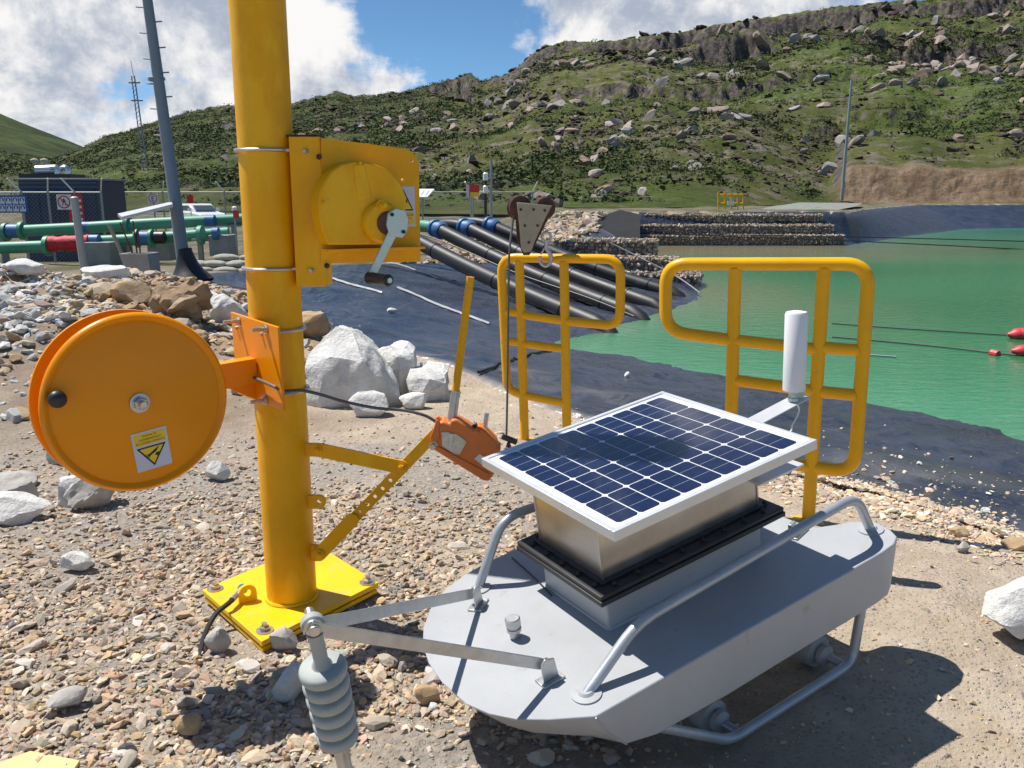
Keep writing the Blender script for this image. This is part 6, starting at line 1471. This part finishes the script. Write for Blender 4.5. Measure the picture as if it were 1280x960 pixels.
    for px, py, Y in ((5, 296, 21), (160, 288, 21), (250, 300, 19.3), (292, 282, 21.2)):
        a = at_y(px, py, Y); obj('pipe_stand', MB().box((a.x, a.y, a.z-.4), (.10, .10, .8)).box((a.x, a.y, a.z), (.34, .12, .05)), M['concrete'], label={5: 'pipe stand at the left end of the upper green pipeline', 160: 'pipe stand under the flange of the upper green pipeline', 250: 'pipe stand beside the right concrete block', 292: 'pipe stand next to the yellow post'}[px], cat='pipe stand')
    # leaning posts and bin
    Yl = 13.0; t = thing('leaning_post', 'grey steel post leaning left in front of the red cloth', 'post', tuple(at_y(104, 335, Yl))); obj('shaft', MB().tube([at_y(106, 345, Yl), at_y(93, 249, Yl)], .055, 12), M['fence'], t); obj('post_cap', MB().lathe(at_y(93, 249, Yl), (-.1, 0, 1), [(.058, -.01), (.058, .02), (.03, .04)], 12), M['fence'], t)
    obj('timber_stick', MB().tube([at_y(161, 338, 12.6), at_y(136, 280, 12.6)], .028, 6), M['wood'], label='pale stick leaning beside the grey bin', cat='stick')
    Yb = 12.4; t = thing('concrete_bin', 'grey concrete bin with rods sticking out beside the tall mast', 'bin', tuple(at_y(182, 343, Yb)))
    c = at_y(181, 346, Yb); zt_ = at_y(181, 316, Yb).z; w0, w1 = .17, .20
    mb = MB(); lo = [c+V(sx*w0, sy*w0, 0) for sx, sy in ((-1, -1), (1, -1), (1, 1), (-1, 1))]; hi = [V(c.x-.05+sx*w1, c.y+sy*w1, zt_) for sx, sy in ((-1, -1), (1, -1), (1, 1), (-1, 1))]; inn = [V(c.x-.05+sx*(w1-.03), c.y+sy*(w1-.03), zt_) for sx, sy in ((-1, -1), (1, -1), (1, 1), (-1, 1))]; bt = [V(c.x-.04+sx*(w1-.05), c.y+sy*(w1-.05), zt_-.2) for sx, sy in ((-1, -1), (1, -1), (1, 1), (-1, 1))]
    mb.add(lo+hi+inn+bt, [(3, 2, 1, 0)]+[(i, (i+1) % 4, (i+1) % 4+4, i+4) for i in range(4)]+[(i+4, (i+1) % 4+4, (i+1) % 4+8, i+8) for i in range(4)]+[(i+8, (i+1) % 4+8, (i+1) % 4+12, i+12) for i in range(4)]+[(12, 13, 14, 15)])
    obj('body', mb, M['concrete'], t, bevel=.008)
    for px0, py0, px1 in ((166, 276, 172), (150, 278, 168), (172, 285, 176)): obj('rod', MB().tube([at_y(px0, py0, Yb), at_y(px1, 322, Yb)], .011, 6), M['rust'], t)
    # sandbags lining the liner's upper edge
    k = 0
    for row, (y0, xs) in enumerate(((341, (252, 283, 316, 350)), (333, (246, 268, 300, 334)), (325, (283, 316, 349)))):
        for px in xs:
            c = at_y(px, y0-3, 16.6+.15*row); mb = rock_mb(3, (.27, .17, .075), tuple(c), rng.normal(0, .15), cuts=4, rough=.05, stretch=(1, 1, 1), depth=(.8, .98))
            obj('sandbag', mb, M['sandbag'], smooth=60, label='sun faded sandbag stacked behind the tall mast, '+['bottom', 'middle', 'top'][row]+' layer', cat='sandbag', group='sandbags stacked at the liner edge')
    # pickup truck seen over the pipes
    Yk = 41.0; t0 = at_y(243, 284, Yk); t = thing('pickup_truck', 'white pickup truck parked behind the green pipelines', 'pickup', (t0.x, Yk+2, -.75))
    zc = at_y(243, 255, Yk).z; zh = at_y(270, 267.5, Yk).z; zb_ = -.45; xl, xr = at_y(205, 270, Yk).x, at_y(277, 270, Yk).x
    yaw_ = R(42); KS = .78; RM = Matrix.Rotation(yaw_, 3, 'Z') @ Matrix.Diagonal((KS, KS, 1.0)); O = V((xl+xr)/2-.25, Yk+1.6, 0)
    def pk(pts, w, y0=0): return [O+RM @ V(y, x, z) for x, z in pts for y in (0,)]
    # profile along local -y (front) with half width hw
    def prof(mb, pl, hw): a = [O+RM @ V(-hw, y, z) for y, z in pl]; mb.prism(a, RM @ V(2*hw, 0, 0)); return mb
    body = obj('body', prof(MB(), [(-2.2, zb_), (-2.3, zb_+.35), (-2.25, zh-.12), (-2.1, zh), (-.95, zh+.08), (-.9, zh+.1), (2.6, zh+.1), (2.65, zb_)], .88), M['white'], t, bevel=.06)
    obj('cab', prof(MB(), [(-1.05, zh+.06), (-.35, zc-.06), (-.2, zc), (.95, zc), (1.15, zc-.08), (1.3, zh+.06)], .74), M['white'], t, bevel=.06)
    wa = [O+RM @ V(sx*.62, y, z) for sx, y, z in ((-1, -1.01, zh+.14), (1, -1.01, zh+.14), (.95, -.47, zc-.09), (-.95, -.47, zc-.09))]
    obj('windscreen', MB().prism([p+RM @ V(0, -.04, .02) for p in wa], RM @ V(0, .03, -.02)), M['glass'], t)
    for sx in (-1, 1): obj('side_window', MB().prism([O+RM @ V(sx*.745, y, z) for y, z in ((-.75, zh+.14), (-.22, zc-.1), (.85, zc-.1), (1.05, zh+.14))], RM @ V(sx*.012, 0, 0)), M['glass'], t); obj('door_mirror', MB().box(O+RM @ V(sx*.9, -.75, zh+.2), (.2, .08, .14), RM), M['white'], t)
    for sx in (-1, 1):
        obj('headlight', MB().box(O+RM @ V(sx*.66, -2.27, zh-.18), (.36, .08, .18), RM), M['glass'], t)
        for y in (-1.5, 1.5): w_ = obj('wheel', MB().lathe(O+RM @ V(sx*.72, y, zb_+.0), RM @ V(sx, 0, 0), [(.25, 0), (.36, .02), (.36, .18), (.25, .2)], 20), M['black'], t); obj('rim', MB().lathe(O+RM @ V(sx*.90, y, zb_), RM @ V(sx, 0, 0), [(.2, 0), (.2, .03), (.05, .04)], 14), M['silver'], w_)
    obj('grille', MB().box(O+RM @ V(0, -2.29, zh-.25), (.9, .06, .22), RM), M['black'], t)
    # small post by the yellow column with lamp
    a = at_y(296, 308, 17.6); t = thing('marker_post', 'thin grey marker post with white cap left of the yellow post', 'post', tuple(a)); obj('shaft', MB().tube([a, at_y(293, 262, 17.6)], .022, 6), M['fence'], t); obj('cap', MB().lathe(at_y(293, 261, 17.6), (0, 0, 1), [(.02, -.05), (.05, -.04), (.05, .03), (.02, .05)], 10), M['white'], t); obj('red_box', MB().box(at_y(295, 268, 17.55), (.10, .06, .16)), M['red'], t)
yard()

# ------------------------------------------------------------------ on the water
def on_water():
    P = lambda px, py, z=0: at_z(px, py, ZW+z)
    for lb, px, py, L_, ca in (('red barrel float cut off by the right edge, farther one', 1262, 419, 40, 0), ('red barrel float cut off by the right edge, nearer one', 1267, 440, 40, 0)):
        a = P(px, py+4, .0); k = (a-EYE).length/FPX; a.z = ZW+.06; d = V3(1, -.18, 0).normalized(); r = 7.2*k
        t = thing('float', lb, 'float', tuple(a), 'red floats on the reservoir')
        obj('barrel', MB().lathe(a, d, [(r*.25, -.04), (r*.45, 0), (r*.9, .05), (r, .12), (r, L_*k), (r*.9, L_*k+.06), (r*.3, L_*k+.1)], 20), M['float_red'], t, smooth=40)
        for s_ in (.25, .6): obj('rib', MB().lathe(a, d, [(r, L_*k*s_), (r*1.05, L_*k*s_+.01), (r*1.05, L_*k*s_+.04), (r, L_*k*s_+.05)], 20), M['float_red'], t)
    a = P(1238, 441, .02); b = P(1248, 443, .02); obj('small_float', MB().tube([a, a+(b-a)*.2, b], [.03, .06, .05], 10), M['float_red'], label='small pinkish float on the line in front of the nearer red float', cat='float')
    for lb, pts in (('dark line from the nearer red float across the water', ((1270, 444), (1240, 441), (1190, 435), (1120, 428), (1040, 421))), ('thin line from the farther red float across the water', ((1262, 419), (1200, 415), (1120, 410), (1040, 404))),
                    ('pale rope floating beside the nearest water edge', ((1120, 446), (1060, 441), (1030, 433)))):
        obj('float_line', MB().tube(smooth_path([P(*p, .012) for p in pts]), .011, 5), M['rope'] if 'pale' not in lb else M['pale_glint_rope'], label=lb, cat='rope')
    # two cables spanning from the far basket wall over the water
    for i, (a, b, c) in enumerate(((at_y(700, 288, 40), at_y(1058, 301, 38), at_y(1400, 318, 36)), (at_y(700, 291, 40.2), at_y(1058, 296, 38.4), at_y(1400, 305, 36.5)))):
        obj('span_cable', MB().tube(smooth_path([a, b, c]), .022, 5), M['black'], label=['lower', 'upper'][i]+' dark cable stretched over the far water from the basket wall', cat='cable')
    # pale strips that paint sun glints along the liner seams
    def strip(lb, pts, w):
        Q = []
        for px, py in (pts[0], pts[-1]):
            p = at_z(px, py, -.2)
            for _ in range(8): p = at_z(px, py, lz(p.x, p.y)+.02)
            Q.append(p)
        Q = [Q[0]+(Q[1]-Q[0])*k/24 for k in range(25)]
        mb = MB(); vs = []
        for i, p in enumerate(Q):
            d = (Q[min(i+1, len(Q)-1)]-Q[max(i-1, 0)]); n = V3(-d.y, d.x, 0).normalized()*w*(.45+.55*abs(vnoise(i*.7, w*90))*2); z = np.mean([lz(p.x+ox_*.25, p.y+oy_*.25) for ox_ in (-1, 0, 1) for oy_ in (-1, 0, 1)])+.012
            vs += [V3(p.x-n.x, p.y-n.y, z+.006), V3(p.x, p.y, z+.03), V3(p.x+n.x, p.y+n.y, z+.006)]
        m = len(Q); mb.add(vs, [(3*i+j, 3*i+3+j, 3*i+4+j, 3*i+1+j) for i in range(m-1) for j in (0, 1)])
        obj('glint_strip', mb, M['pale_glint_rope'], label=lb, cat='seam strip')
    strip('pale painted seam glint on the liner left of the orange lever', ((405, 345), (440, 354), (478, 366)), .045)
    strip('long pale painted seam glint on the liner reaching the orange lever top', ((497, 356), (530, 368), (575, 386), (612, 405)), .05)
    strip('faint pale painted seam glint between winch and black pipes', ((470, 326), (520, 336), (548, 348)), .02)
    # dark drain line across the near liner
    Q = []
    for px, py in ((598, 468), (620, 458), (655, 448), (700, 437)):
        p = at_z(px, py, -.3)
        for _ in range(8): p = at_z(px, py, lz(p.x, p.y))
        Q.append(V3(p.x, p.y, 0))
    Q = [V3(p.x, p.y, lz(p.x, p.y)+.018) for p in smooth_path(Q, 14)]
    obj('liner_rope', MB().tube(Q, .013, 6), M['black'], label='black rope on the liner between the lever and the left railing', cat='rope')
def V3(*a): return Vector(a)
on_water()
